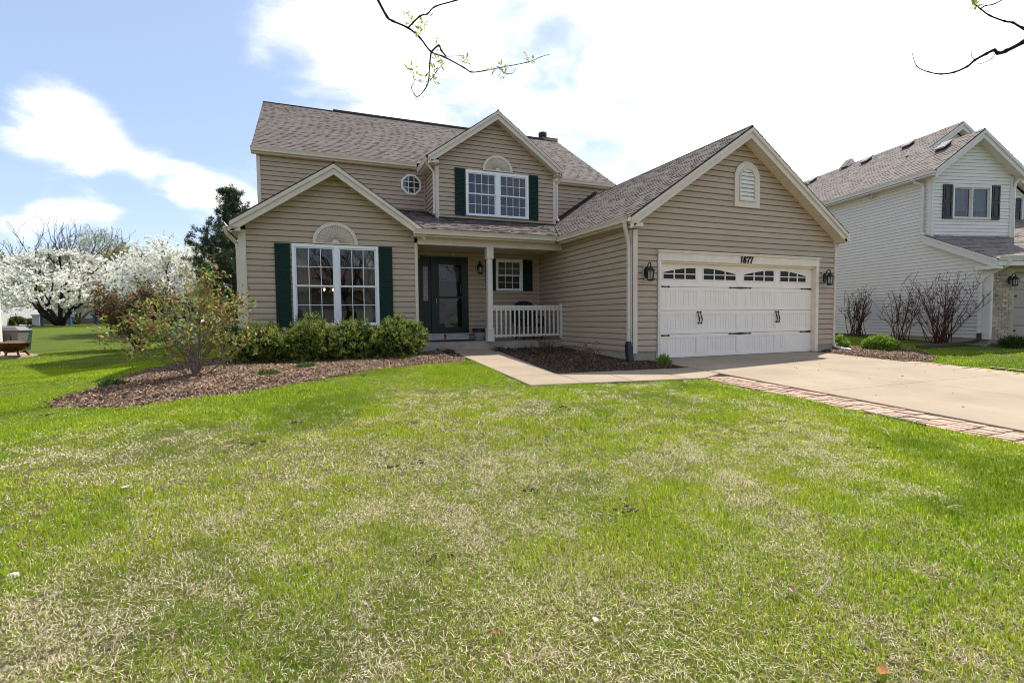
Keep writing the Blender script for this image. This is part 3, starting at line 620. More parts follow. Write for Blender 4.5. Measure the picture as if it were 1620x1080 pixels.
mb.pbox(PW, a, a+.13, dz0+.02, dz1-.08, -.02, .03); mb.pbox(PW, b-.13, b, dz0+.02, dz1-.08, -.02, .03); mb.pbox(PW, a+.13, b-.13, dz1-.22, dz1-.08, -.02, .03); mb.pbox(PW, a+.13, b-.13, dz0+.02, dz0+.17, -.02, .03); mb.pbox(PW, a+.13, b-.13, .575, .625, -.02, .03)
mb.build('storm_door', DOORG, door)
for z0_, z1_ in ((dz0+.17, .575), (.625, dz1-.22)):
    mb = MB(); mb.quad(PW(a+.13, z0_, .01), PW(b-.13, z0_, .01), PW(b-.13, z1_, .01), PW(a+.13, z1_, .01)); mb.build('storm_glass', DGLASS, door)
mb = MB(); mb.pbox(PW, a, b, dz0, dz1, -.09, -.06); mb.pbox(PW, a+.16, b-.16, dz0+.15, .5, -.06, -.05)
mb.build('inner_door', DOORG, door)
mb = MB(); mb.pbox(PW, a+.17, b-.17, 1.06, 1.46, -.058, -.05); mb.build('inner_door_glass', MATS['leaded_glass'], door)
mb = MB(); mb.tube([PW(a+.05, .55, .03), PW(a+.05, .55, .07), PW(a+.05, .42, .07), PW(a+.05, .42, .03)], .01, 5); mb.build('door_handle', mat('brass', (.5, .42, .25), .3, metal=.8), door)
mb = MB(); mb.pbox(PW, 2.62, 4.12, -.595, dz0, -.02, .06); mb.pbox(PW, 2.62, 4.12, dz0-.02, dz0, .06, .085); mb.build('door_sill', mat('sill_white', (.55, .53, .50), .5), door)
mb = MB(); mb.pbox(PW, 3.68, 3.72, 1.79, 1.815, 0, .05); mb.build('door_hook', WHITE, door)
# porch floor, beam, ceiling, post, railing
mb = MB(); mb.box(2.415, 6.368, 12.235, 13.68, -1.15, -.608); mb.build('porch_floor', CONCG, HO)
mb = MB(); mb.box(2.417, 6.368, 12.14, 12.27, 1.82, 2.02); mb.build('porch_beam', TRIM, HO)
mb = MB(); mb.box(2.417, 6.368, 12.27, 13.68, 1.87, 1.90); mb.build('porch_ceiling', TRIM, HO)
mb = MB(); mb.box(4.20, 4.33, 12.14, 12.27, -.607, 1.82); mb.box(4.175, 4.355, 12.115, 12.295, -.606, -.275); mb.box(4.175, 4.355, 12.115, 12.295, 1.53, 1.815); mb.box(4.165, 4.365, 12.105, 12.305, -.295, -.265); mb.build('porch_post', mat('post_white', (.64, .585, .53), .45, .05), HO)
mb = MB(); mb.box(4.33, 6.30, 12.17, 12.23, .26, .33); mb.box(4.33, 6.30, 12.185, 12.215, .20, .26); mb.box(4.33, 6.30, 12.175, 12.225, -.49, -.43); mb.box(6.295, 6.365, 12.16, 12.24, -.56, .37)
ral = mb.build('porch_railing', MATS['post_white'], HO)
for i in range(15):
    x = 4.44+i*.1275; mb = MB(); mb.box(x-.02, x+.02, 12.155, 12.18, -.5, .335); mb.build('baluster', MATS['post_white'], ral)
# garage side wall, garage front
siding(HO, GS, -.76, 2.0, lambda z: 9.02, lambda z: 13.68, [(12.10, 12.30, 1.82, 2.2)])
glo = lambda z: max(6.48, 9.41-(4.11-z)/.678); ghi = lambda z: min(12.63, 9.41+(4.11-z)/.678)
siding(HO, GF, -.76, 4.105, glo, ghi, [(7.0, 12.05, -2, 1.44), (9.2, 9.95, 2.56, 3.4)])
corner_board(GF, 6.35, 6.485, -.80, 1.86, side=(GS, 8.92, 9.04)); corner_board(GF, 12.63, 12.69, -.8, 1.86)
for bx_ in ((6.378, 7.0, 8.972, 9.4), (12.06, 12.68, 8.972, 9.4), (6.386, 6.6, 9.4, 12.23), (-1.42, 2.40, 12.272, 12.5)):
    mb = MB(); mb.box(*bx_, -1.3, -.75); mb.build('foundation', CONCG, HO)
# door surround
mb = MB(); TW = mat('stained_trim', (.72, .64, .53), .45, .07, 6)
mb.pbox(GF, 7.02, 12.04, 1.225, 1.40, -.05, .045); mb.pbox(GF, 7.0, 12.06, 1.40, 1.425, -.02, .07); mb.pbox(GF, 6.99, 12.07, 1.425, 1.452, -.02, .085)
mb.pbox(GF, 7.02, 7.10, -.93, 1.225, -.1, .04); mb.pbox(GF, 11.945, 12.04, -.93, 1.225, -.1, .04); mb.pbox(GF, 7.10, 11.945, 1.185, 1.225, -.1, -.0)
mb.build('garage_door_trim', TW, HO)
mb = MB(); mb.pbox(GF, 7.055, 7.075, -.93, 1.2, .04, .05); mb.build('weather_strip', WHITE, HO)
# house number, dark flat digits
def digit(polys, s, z, h, slant=.10):
    mb = MB()
    for w, pts in polys:
        P3 = [np.array(GF(s+(x+slant*y)*h, z+y*h, .052)) for x, y in pts]
        for a, b, wa, wb in zip(P3[:-1], P3[1:], w[:-1], w[1:]):
            t = b-a; L_ = np.linalg.norm(t); t /= L_; nrm = np.cross(t, [0, 1, 0]); n0 = nrm*wa*h/2; n1 = nrm*wb*h/2; a2, b2 = a-t*.1*wa*h, b+t*.1*wb*h
            dv = np.array([0, -.012, 0]); mb.hexa([a2-n0, b2-n1, b2-n1+dv, a2-n0+dv, a2+n0, b2+n1, b2+n1+dv, a2+n0+dv])
    mb.build('house_number', BLACKM, HO)
cir = lambda cx, cy, rx, ry, n=14: [(cx+rx*math.cos(t), cy+ry*math.sin(t)) for t in np.linspace(.4, .4+2*math.pi, n+1)]
wv = lambda n, a, b: [a+(b-a)*abs(math.cos(2*math.pi*i/n+.4)) for i in range(n+1)]
H_ = .15
one = [([.2, .2], [(.2, 0), (.2, 1)]), ([.1, .16], [(.02, .80), (.16, .97)])]
eight = [(wv(14, .10, .20), cir(.27, .73, .18, .23)), (wv(14, .10, .22), cir(.27, .26, .22, .26))]
seven = [([.18, .14], [(.02, .92), (.58, .92)]), ([.14, .20, .26], [(.56, .90), (.32, .48), (.22, 0)]), ([.12, .08], [(.05, .95), (.02, .70)])]
for s, d in ((9.37, one), (9.455, eight), (9.565, seven), (9.665, seven)): digit(d, s, 1.242, H_)
# garage door
GD = front(9.05); mb = MB(); rows = [-.94, -.405, .13, .665, 1.195]; XP = [(7.235, 8.225), (8.375, 9.435), (9.615, 10.68), (10.81, 11.80)]
for i in range(4):
    a, b = rows[i]+.004, rows[i+1]-.004; pa, pb = a+.065, b-.075
    mb.pbox(GD, 7.09, 11.955, a, pa, -.04, 0); mb.pbox(GD, 7.09, 11.955, pb, b, -.04, 0)
    xs = [7.09]+[v for p in XP for v in p]+[11.955]
    for k in range(0, 10, 2): mb.pbox(GD, xs[k], xs[k+1], pa, pb, -.04, 0)
gd = mb.build('garage_door', CREAMW, HO, 'white carriage style double garage door with arched window row')
mb = MB(); mb.pbox(GD, 7.09, 11.955, -.965, -.938, -.03, -.005); mb.build('door_seal', BLACKP, gd)
for i in range(4):
    pa, pb = rows[i]+.069, rows[i+1]-.079
    for (xa, xb) in XP:
        mb = MB()
        fr_ = .022
        for (s0, s1, z0, z1) in ((xa, xb, pb-fr_, pb), (xa, xb, pa, pa+fr_), (xa, xa+fr_, pa+fr_, pb-fr_), (xb-fr_, xb, pa+fr_, pb-fr_)): mb.pbox(GD, s0, s1, z0, z1, -.03, -.006)
        if i < 3:
            n = 13; w = (xb-xa-2*fr_)/n
            for k in range(n):
                s = xa+fr_+k*w; mb.pbox(GD, s+.005, s+w-.005, pa+fr_, pb-fr_, -.03, -.013)
            mb.pbox(GD, xa+fr_, xb-fr_, pa+fr_, pb-fr_, -.03, -.019)
        else:
            # window panel with a half arch
            k = XP.index((xa, xb)); rise_right = k in (0, 2); sa, sb = xa+.0, xb-.0
            wa, wb, z0w, zm0, zm1 = xa+.03, xb-.05, .84, .945, .962
            topf = lambda s: (.985+.115*math.sin(math.pi/2*(((s-wa)/(wb-wa)) if rise_right else ((wb-s)/(wb-wa)))))
            nn = 12
            for j in range(nn):
                s0, s1 = xa+fr_+(xb-xa-2*fr_)*j/nn, xa+fr_+(xb-xa-2*fr_)*(j+1)/nn
                t0 = topf(min(max(s0, wa), wb)); t1 = topf(min(max(s1, wa), wb)); out = s1 <= wa+.001 or s0 >= wb-.001
                mb.hexa([GD(s0, t0, -.03), GD(s1, t1, -.03), GD(s1, t1, -.013), GD(s0, t0, -.013), GD(s0, pb-fr_, -.03), GD(s1, pb-fr_, -.03), GD(s1, pb-fr_, -.013), GD(s0, pb-fr_, -.013)])
                mb.hexa([GD(s0, t0-.0, -.02), GD(s1, t1-.0, -.02), GD(s1, t1-.0, .004), GD(s0, t0-.0, .004), GD(s0, t0+.022, -.02), GD(s1, t1+.022, -.02), GD(s1, t1+.022, .004), GD(s0, t0+.022, .004)])
            mb.pbox(GD, xa+fr_, xb-fr_, pa+fr_, z0w, -.03, -.013); mb.pbox(GD, xa+fr_, wa, z0w, topf(wa), -.03, -.013); mb.pbox(GD, wb, xb-fr_, z0w, topf(wb), -.03, -.013)
            mb.pbox(GD, wa-.02, wb+.02, z0w-.022, z0w, -.02, .005)
            for s in (wa-.01, wb+.01): mb.pbox(GD, s-.011, s+.011, z0w, topf(min(max(s, wa), wb))+.02, -.02, .005)
            w3 = (wb-wa)/3
            for q in (1, 2): mb.pbox(GD, wa+q*w3-.012, wa+q*w3+.012, z0w, topf(wa+q*w3), -.02, .003)
            mb.pbox(GD, wa, wb, zm0, zm1+.004, -.019, .0025)
            for q in range(3):
                s0, s1 = wa+q*w3+(.012 if q else 0), wa+(q+1)*w3-(.012 if q < 2 else 0)
                pb_ = MB(); pb_.quad(GD(s0, z0w, -.018), GD(s1, z0w, -.018), GD(s1, zm0, -.018), GD(s0, zm0, -.018)); pb_.build('pane', GGLASS, gd)
                pb_ = MB(); pb_.poly([GD(s0, zm1, -.018), GD(s1, zm1, -.018), GD(s1, topf(s1), -.018), GD((s0+s1)/2, topf((s0+s1)/2), -.018), GD(s0, topf(s0), -.018)]); pb_.build('pane', GGLASS, gd)
        mb.build('panel', CREAMW, gd)
def strap(s0, s1, z, both):
    mb = MB(); L_ = abs(s1-s0); sg = 1 if s1 > s0 else -1
    def half(a, b):
        d = 1 if b > a else -1; l = abs(b-a)
        loop = [(a, .024), (a, -.024), (a+d*l*.78, -.010), (a+d*l*.80, -.024), (a+d*l*.86, -.018), (b, 0), (a+d*l*.86, .018), (a+d*l*.80, .024), (a+d*l*.78, .010)]
        mb.extrude([GD(s, z+q, .0) for s, q in loop], (0, -.009, 0))
    if both: m_ = (s0+s1)/2; half(m_, s0); half(m_, s1)
    else: half(s0, s1)
    for q in (.1, .3): 
        s = s0+(s1-s0)*q; mb.tube([GD(s, z, .008), GD(s, z, .014)], .007, 6)
    mb.build('hinge', BLACKM, gd)
for z in (.663, -.43):
    strap(7.10, 7.47, z, 0); strap(9.16, 9.91, z, 1); strap(11.94, 11.53, z, 0)
for x in (8.25, 8.33, 10.71, 10.79):
    mb = MB(); pts = [GD(x+.022*math.sin(t*5.2), -.16+.25*t, .03) for t in np.linspace(0, 1, 12)]; mb.tube(pts, [.007+.007*math.sin(math.pi*i/11) for i in range(12)], 6)
    for p in (pts[0], pts[-1]): mb.obox((p[0], 9.03, p[2]), (.011, 0, .011), (0, .010, 0), (-.011, 0, .011)); mb.tube([(p[0], 9.05, p[2]), (p[0], 9.0, p[2])], .012, 5)
    mb.build('door_pull', BLACKM, gd)
mb = MB(); mb.box(7.1, 11.94, 9.25, 9.27, .7, 1.2); mb.build('interior_backing', mat('garage_dark', (.03, .03, .028), .9), gd)  # near-black sheet close behind the panes, standing in for the unlit garage
lantern(GF, 6.70, .93, HO, 1.06); lantern(GF, 12.24, .92, HO, 1.06)
# arched gable vent
mb = MB(); cx, hw, zb, zs = 9.574, .392, 2.545, 3.215; n = 16
arch = lambda k, t: GF(cx-hw*k*math.cos(t), zs+hw*k*math.sin(t)*1.0, 0)
for k0, k1, o1 in ((1.0, .64, .045), (.64, .56, .065)):
    for i in range(n):
        a, b = math.pi*i/n, math.pi*(i+1)/n; p = lambda k, t, o: GF(cx-hw*k*math.cos(t), zs+hw*k*math.sin(t), o)
        mb.hexa([p(k0, a, 0), p(k0, b, 0), p(k0, b, o1), p(k0, a, o1), p(k1, a, 0), p(k1, b, 0), p(k1, b, o1), p(k1, a, o1)])
    for sg in (-1, 1):
        s0, s1 = sorted((cx+sg*hw*k0, cx+sg*hw*k1)); mb.pbox(GF, s0, s1, zb+(.0 if k0 == 1 else .14), zs, 0, o1)
mb.pbox(GF, cx-hw*.64, cx+hw*.64, zb, zb+.14, 0, .045); mb.pbox(GF, cx-hw*.66, cx+hw*.66, zb+.14, zb+.175, 0, .075)
mb.pbox(GF, cx-hw*.6, cx+hw*.6, zb+.1, zs+hw*.3, .002, .006)
vent = mb.build('gable_vent', TRIM, HO)
z = zb+.18
while z < zs+hw*.5:
    w = hw*.56*(1 if z < zs else math.sqrt(max(.02, 1-((z+.03-zs)/(hw*.56))**2))); mb = MB()
    mb.hexa([GF(cx-w, z, .018), GF(cx+w, z, .018), GF(cx+w, z, .055), GF(cx-w, z, .055), GF(cx-w, z+.075, .008), GF(cx+w, z+.075, .008), GF(cx+w, z+.083, .016), GF(cx-w, z+.083, .016)]); mb.build('vent_slat', mat('vent_white', (.78, .76, .72), .4), vent); z += .092
rake(GF, 6.12, 2.06, 9.41, 4.29, 12.70, 2.06, .30, HO)
# upper storey
siding(HO, UW, 2.9, 4.66, lambda z: -1.27, lambda z: 3.39, [], zstart=3.04)
siding(HO, UW, 2.62, 4.66, lambda z: 7.28, lambda z: 10.10, [], zstart=2.644)
corner_board(UW, -1.36, -1.265, 2.0, 4.62); corner_board(UW, 10.08, 10.16, 2.6, 4.62)
dlo = lambda z: max(3.50, 5.272-(5.985-z)/.71); dhi = lambda z: min(7.22, 5.272+(5.985-z)/.71)
WIN_U = (4.32, 6.352, 3.078, 4.415)
siding(HO, DW, 2.93, 5.98, dlo, dhi, [(WIN_U[0]+.03, WIN_U[1]-.03, WIN_U[2]+.02, WIN_U[3]-.02)])
DS = Plane((3.41, 0), (0, 1), (-1, 0)); DR = Plane((7.28, 0), (0, 1), (1, 0))
siding(HO, DS, 2.93, 4.5, lambda z: 14.45, lambda z: 15.66); siding(HO, DR, 2.93, 4.5, lambda z: 14.45, lambda z: 15.66)
corner_board(DW, 3.39, 3.505, 2.94, 4.44); corner_board(DW, 7.215, 7.30, 2.98, 4.44); corner_board(UW, 3.345, 3.40, 3.3, 4.5, m=SIDING)
window(HO, DW, *WIN_U, 2, 4, 2, frame=.06, mull=.13, blind=.05, depth=.6, label='upper double window with closed blinds in the dormer', inner=mat('room_blue', (.12, .12, .13), .8))
shutter(DW, 3.985, 4.295, 3.07, 4.445, HO); shutter(DW, 6.377, 6.685, 3.07, 4.455, HO)
fan(DW, 4.855, 5.815, 4.452, 4.93, HO)
rake(DW, 3.137, 4.635, 5.272, 6.16, 7.40, 4.645, .30, HO)
# octagon window
mb = MB(); oc = lambda r, o: [UW(2.945+r*math.cos(math.pi/8+k*math.pi/4), 4.175+r*math.sin(math.pi/8+k*math.pi/4), o) for k in range(8)]
ro, ri = .335, .275; A, B, C, D = oc(ro, .015), oc(ro, .05), oc(ri, .05), oc(ri, .0)
for k in range(8):
    j = (k+1) % 8; mb.quad(A[k], A[j], B[j], B[k]); mb.quad(B[k], B[j], C[j], C[k]); mb.quad(C[k], C[j], D[j], D[k])
ow = mb.build('octagon_window', WHITE, HO, 'small white octagon window beside the dormer')
mb = MB(); mb.poly(oc(ri, .022)); mb.build('pane', GLASS, ow)
mb = MB(); 
for q in (-.09, .09): mb.pbox(UW, 2.945+q-.011, 2.945+q+.011, 3.93, 4.42, .024, .034); mb.pbox(UW, 2.70, 3.19, 4.175+q-.011, 4.175+q+.011, .025, .035)
mb.build('muntin', WHITE, ow); mb = MB(); mb.poly(oc(ri, .019)); mb.build('interior_backing', mat('octagon_dark', (.16, .16, .18), .6, .6, 6, col2=(.02, .02, .02)), ow)  # dark sheet just behind the pane stands in for the unlit room
# plain walls round the back and sides
BW = mat('back_wall', (.36, .29, .22), .6)
mb = MB(); mb.quad((-1.36, 15.72, -.8), (-1.36, 24.2, -.8), (-1.36, 24.2, 4.7), (-1.36, 15.72, 4.7)); mb.quad((-1.41, 12.3, -.8), (-1.41, 15.75, -.8), (-1.41, 15.75, 2.1), (-1.41, 12.3, 2.1)); mb.poly([(-1.36, 15.75, 4.7), (-1.36, 20.0, 7.6), (-1.36, 24.2, 4.7)])
mb.quad((10.15, 15.72, -.8), (10.15, 24.2, -.8), (10.15, 24.2, 4.7), (10.15, 15.72, 4.7)); mb.poly([(10.15, 15.75, 4.7), (10.15, 20.0, 7.6), (10.15, 24.2, 4.7)])
mb.quad((-1.36, 24.2, -.8), (10.15, 24.2, -.8), (10.15, 24.2, 4.7), (-1.36, 24.2, 4.7)); mb.quad((12.65, 9, -.8), (12.65, 17, -.8), (12.65, 17, 2.0), (12.65, 9, 2.0)); mb.quad((10.1, 17, -.8), (12.65, 17, -.8), (12.65, 17, 2.0), (10.1, 17, 2.0))
mb.quad((2.43, 12.3, -.6), (2.43, 13.7, -.6), (2.43, 13.7, 2.1), (2.43, 12.3, 2.1)); mb.quad((-1.35, 15.75, 2.0), (10.1, 15.75, 2.0), (10.1, 15.75, 3.2), (-1.35, 15.75, 3.2))
mb.quad((2.43, 13.72, 1.75), (6.36, 13.72, 1.75), (6.36, 13.72, 2.6), (2.43, 13.72, 2.6))
mb.build('wall', BW, HO)
# roofs
c8 = 1/math.hypot(1, .655); vN = lambda dx, dy, sl: np.array([dx, dy, sl])/math.sqrt(1+sl*sl)
shingles(HO, (0, 15.50, 4.80), (1, 0, 0), vN(0, 1, .655), 4.55*math.hypot(1, .655), lambda t: -1.46, lambda t: 10.28)
shingles(HO, (0, 24.6, 4.80), (1, 0, 0), vN(0, -1, .655), 4.55*math.hypot(1, .655), lambda t: -1.46, lambda t: 10.28, expo=.6)
# left gable
for sg, xe in ((1, -1.585), (-1, 2.60)):
    L_ = (.513-xe)*sg*math.hypot(1, .667); shingles(HO, (xe, 11.93, 2.115), (0, 1, 0), vN(sg, 0, .667), L_, lambda t: 0, lambda t: 3.75)
# porch roof: between left gable and garage roof valley
gz = lambda x: 2.075+.678*(x-6.12)
pm = .31
def pr_hi(t):
    y = 11.87+t/math.hypot(1, pm); z = 2.16+(y-11.87)*pm; return 6.12+(z-2.075)/.678+.05
shingles(HO, (0, 11.87, 2.16), (1, 0, 0), vN(0, 1, pm), 3.85*math.hypot(1, pm), lambda t: max(1.0, 2.60-(2.16+t*pm/math.hypot(1, pm)-2.115)/.667-.03) if t > .45 else 2.53, pr_hi)
# garage roof
gl = (9.41-6.10)*math.hypot(1, .678)
shingles(HO, (6.10, 8.63, 2.07), (0, 1, 0), vN(1, 0, .678), gl, lambda t: 0, lambda t: 7.08)
shingles(HO, (12.72, 8.63, 2.07), (0, 1, 0), vN(-1, 0, .678), gl, lambda t: 0, lambda t: 8.3)
# dormer roof
for sg, xe in ((1, 3.12), (-1, 7.42)):
    L_ = (5.272-xe)*sg*math.hypot(1, .71); shingles(HO, (xe, 14.09, 4.64), (0, 1, 0), vN(sg, 0, .71), L_, lambda t: 0, lambda t: .75+3.2*max(0, t)/L_)
# ridge caps and step flashing
for pts, r_, n_ in (([(-1.46, 20.05, 7.79), (10.28, 20.05, 7.79)], .035, 5), ([(9.41, 8.63, 4.305), (9.41, 15.7, 4.305)], .03, 5), ([(5.272, 14.09, 6.165), (5.272, 18, 6.165)], .03, 5), ([(.513, 11.93, 3.52), (.513, 15.7, 3.52)], .03, 5), ([(.9, 20.05, 7.83), (9.6, 20.05, 7.83)], .045, 4)):
    mb = MB(); mb.tube(pts, r_, n_); mb.build('ridge_cap', mat('ridge', (.05, .04, .035), .9), HO)
mb = MB(); xs = np.linspace(7.28, 9.6, 12); mb.tube([(x, 15.69, gz(x)+.06) for x in xs], .055, 4); mb.tube([(3.4, 14.40, 2.965), (7.3, 14.40, 2.965)], .03, 4); mb.tube([(1.2, 15.68, 3.36), (3.4, 15.68, 3.36)], .03, 4); mb.tube([(3.39, 14.4, 2.97), (3.39, 15.7, 3.37)], .03, 4)
mb.tube([(6.14, 11.9, 2.20), (7.25, 14.38, 2.96)], .012, 4)
mb.build('flashing', mat('flashing_dark', (.03, .027, .026), .8), HO)
# eaves: fascia, gutters, soffits
def eave(a, b, out, parent=HO, fz=.16, sw=.36, name='fascia'):
    a, b, o = (np.array(q, float) for q in (a, b, out)); z = np.array([0, 0, 1.0]); mb = MB()
    mb.extrude([a-o*.13-z*.02, a-o*.13-z*fz, a-o*.155-z*fz, a-o*.155-z*.02], b-a); mb.build(name, TRIM, parent)
    L_ = np.linalg.norm(b-a); t = (b-a)/L_; n = int(L_/.105); mb = MB()
    for i in range(n):
        p = a+t*(i+.04)*L_/n-o*.15-z*(fz-.01); w = t*L_/n*.92; mb.hexa([p, p+w, p+w-o*(sw-.15), p-o*(sw-.15), p+z*.012, p+w+z*.012, p+w-o*(sw-.15)+z*.012, p-o*(sw-.15)+z*.012])
    p = a-o*.15-z*(fz-.016); mb.hexa([p, p+(b-a), p+(b-a)-o*(sw-.15), p-o*(sw-.15), p+z*.01, p+(b-a)+z*.01, p+(b-a)-o*(sw-.15)+z*.01, p-o*(sw-.15)+z*.01])
    mb.build('soffit', TRIM, parent)
EV = [((-1.48, 15.43, 4.795), (3.08, 15.43, 4.795), (0, -1, 0), .3), ((7.45, 15.43, 4.795), (10.30, 15.43, 4.795), (0, -1, 0), .3), ((3.06, 14.10, 4.62), (3.06, 15.5, 4.62), (-1, 0, 0), .34), ((7.49, 14.10, 4.62), (7.49, 15.5, 4.62), (1, 0, 0), .22),
      ((2.27, 11.78, 2.135), (6.02, 11.78, 2.135), (0, -1, 0), .5), ((6.0, 8.64, 2.075), (6.0, 11.9, 2.12), (-1, 0, 0), .37), ((-1.70, 11.94, 2.09), (-1.70, 15.7, 2.09), (-1, 0, 0), .28), ((12.83, 8.64, 2.06), (12.83, 17, 2.06), (1, 0, 0), .16)]
for a, b, o, sw in EV:
    gutter([(a, b, o)], HO); eave(a, b, o, sw=sw)
for P, s, z, sg in ((LW, -1.42, 1.955, 1), (GF, 6.40, 1.93, 1), (DW, 3.42, 4.50, 1), (DW, 7.26, 4.51, -1), (GF, 12.64, 1.91, -1)):       # little boxed returns at the eave ends
    mb = MB(); mb.pbox(P, *(sorted((s-sg*.2, s+sg*.03))), z-.055, z+.02, .0, .30); mb.build('eave_return', TRIM, HO)
downspout([(-1.68, 12.02, 1.99), (-1.66, 12.1, 1.86), (-1.5, 12.27, 1.68), (-1.485, 12.29, 1.55), (-1.485, 12.29, -.70), (-1.50, 12.25, -.78)], HO, TRIM)
downspout([(3.10, 14.22, 4.53), (3.14, 14.25, 4.42), (3.335, 14.34, 4.25), (3.345, 14.36, 4.15), (3.345, 14.36, 3.10), (3.33, 14.28, 3.03)], HO, DSP)
downspout([(7.46, 14.22, 4.53), (7.44, 14.28, 4.42), (7.35, 14.38, 4.25), (7.345, 14.38, 4.15), (7.345, 14.38, 3.16), (7.36, 14.3, 3.08)], HO, DSP)
downspout([(6.06, 8.78, 1.97), (6.08, 8.8, 1.86), (6.26, 8.97, 1.64), (6.31, 9.0, 1.5), (6.31, 9.0, -.55)], HO, DSP, r=.048)
downspout([(12.80, 8.85, 1.95), (12.78, 8.9, 1.88), (12.72, 9.0, 1.75), (12.72, 9.0, -.7)], HO, TRIM)
mb = MB(); mb.tube([(6.305, 8.99, -.53), (6.30, 8.985, -.60), (6.29, 8.97, -.66), (6.28, 8.90, -1.02)], [.055, .075, .08, .09], 4); mb.build('downspout_boot', BLACKP, HO)
mb = MB(); mb.tube([(6.29, 8.95, -1.0), (6.02, 8.8, -.99)], .03, 6); mb.build('boot_outlet', WHITE, HO)
# chimney chase with round flue
mb = MB(); mb.box(9.78, 10.45, 20.5, 21.3, 6.5, 7.98); mb.box(9.72, 10.51, 20.44, 21.36, 7.98, 8.05); ch = mb.build('chimney', mat('chimney_tan', (.45, .36, .28), .6), HO)
mb = MB(); mb.lathe((9.92, 20.8, 8.05), [(.20, 0), (.20, .10), (.16, .11), (.16, .16), (.19, .17), (.19, .33), (.14, .36)], 14); mb.build('flue_pipe', BLACKM, ch)
mb = MB(); mb.tube([(9.75, 20.42, 8.06), (10.5, 20.42, 8.06)], .02, 4); mb.build('chimney_flashing', mat('rust', (.25, .1, .06), .8), ch)
# ------------------------------------------------------------------ the white house to the right
NA = math.radians(14); NU = np.array([math.cos(NA), -math.sin(NA)]); NV = np.array([math.sin(NA), math.cos(NA)]); N0 = np.array([17.15, 7.74])
NH = thing('white_house', (17.15, 7.74, -.85), 'white vinyl sided house with black shutters and a brick garage front', 'house')
def nl(u, v, z): p = N0+NU*u+NV*v; return (p[0], p[1], z)
def nfront(v): p = N0+NV*v; return Plane((p[0], p[1]), NU, -NV)
NS = Plane(tuple(N0), tuple(NV), tuple(-NU))        # side wall, s runs backwards
WSID = mat('white_siding', (.66, .63, .595), .45, .03, 3, rnd=.02); NT = mat('white_trim', (.62, .595, .565), .4, .04, 4)
NRF = mat('neighbour_shingle', (.235, .195, .17), .9, .1, 30, .2, 160, .15, attr=True)
SH2 = mat('black_shutter', (.02, .02, .026), .45, .1, 8)
siding(NH, NS, -.70, 4.30, lambda z: max(.02, 1.76 if z > 2.2 else (0.02 if z < 1.42 else (z-1.42)/.45)), lambda z: 12.0, e=.105, depth=.015, m=WSID, joined=True, slot=(.90, .010))
V1, V2 = nfront(1.76), nfront(4.0)
siding(NH, V1, 2.2, 5.35, lambda z: max(.09, 1.46-(5.38-z)/.76), lambda z: min(2.83, 1.46+(5.38-z)/.76), [(.78, 2.06, 2.93, 3.88)], e=.105, depth=.015, m=WSID, joined=True, slot=(.90, .010))
siding(NH, V2, 2.2, 6.4, lambda z: max(.05, 3.4-(6.42-z)/.72), lambda z: min(6.8, 3.4+(6.42-z)/.72), [], e=.105, depth=.015, m=WSID, joined=True, slot=(.90, .010))
siding(NH, Plane(tuple(N0+NU*2.9), tuple(NV), tuple(NU)), 2.2, 4.3, lambda z: 1.76, lambda z: 4.0, e=.105, depth=.015, m=WSID, joined=True, slot=(.90, .010))
def nwin(a, b, z0, z1):
    return window(NH, V1, a, b, z0, z1, 2, 1, 1, frame=.055, mull=.05, m=NT, glass=GLASS, meet=False, depth=.5, inner=mat('room_grey', (.07, .07, .08), .8))
w1 = nwin(.74, 2.10, 2.90, 3.91)
mb = MB()
for i in range(1, 7):
    s = .79+(2.05-.79)*i/7; mb.pbox(V1, s-.006, s+.006, 2.96, 3.86, -.05, -.04)
for j in range(1, 4): mb.pbox(V1, .8, 2.04, 2.94+.23*j-.006, 2.94+.23*j+.006, -.05, -.04)
mb.build('muntin', mat('grille_grey', (.35, .36, .38), .5), w1)
mb = MB(); mb.pbox(V1, .8, 2.04, 3.17, 3.85, -.12, -.10); mb.build('blind', mat('grey_blind', (.3, .31, .33), .6), w1)
shutter(V1, .40, .71, 2.90, 3.94, NH, m=SH2, style='panel'); shutter(V1, 2.13, 2.42, 2.89, 3.94, NH, m=SH2, style='panel')
p0 = at(1600.5, 315, 9); 
def on_plane(px, py, v):
    d = ray(px, py); q = N0+NV*v; t = (q[0]*NV[0]+q[1]*NV[1])/(d[0]*NV[0]+d[1]*NV[1]); w = d*t; r = np.array([w[0], w[1]])-N0; return (r@NU, w[2])
a, za = on_plane(1600.5, 314, 4.0); b, zb = on_plane(1612.5, 352, 4.0); shutter(V2, a, b, zb, za, NH, m=SH2, style='panel')
mb = MB(); mb.pbox(V2, b+.06, b+1.1, zb, za, -.02, .04); ww = mb.build('window', NT, NH); mb = MB(); mb.quad(V2(b+.12, zb+.06, .045), V2(b+1.04, zb+.06, .045), V2(b+1.04, za-.06, .045), V2(b+.12, za-.06, .045)); mb.build('pane', NGLASS, ww)
mb = MB(); mb.pbox(V2, a-.07, a-.02, zb, za, -.02, .03); mb.build('window_trim', NT, NH)
corner_board(V1, -.01, .10, 2.25, 4.28, NH, NT, side=(NS, 1.73, 1.85)); corner_board(V1, 2.80, 2.90, 2.2, 4.25, NH, NT); corner_board(nfront(0), -.02, .05, -.72, 1.36, NH, NT, side=(NS, -.02, .18))
rake(V1, -.16, 4.30, 1.48, 5.53, 3.10, 4.30, .28, NH, m=NT); rake(V2, -.15, 4.22, 3.4, 6.70, 6.95, 4.2, .26, NH, m=NT)
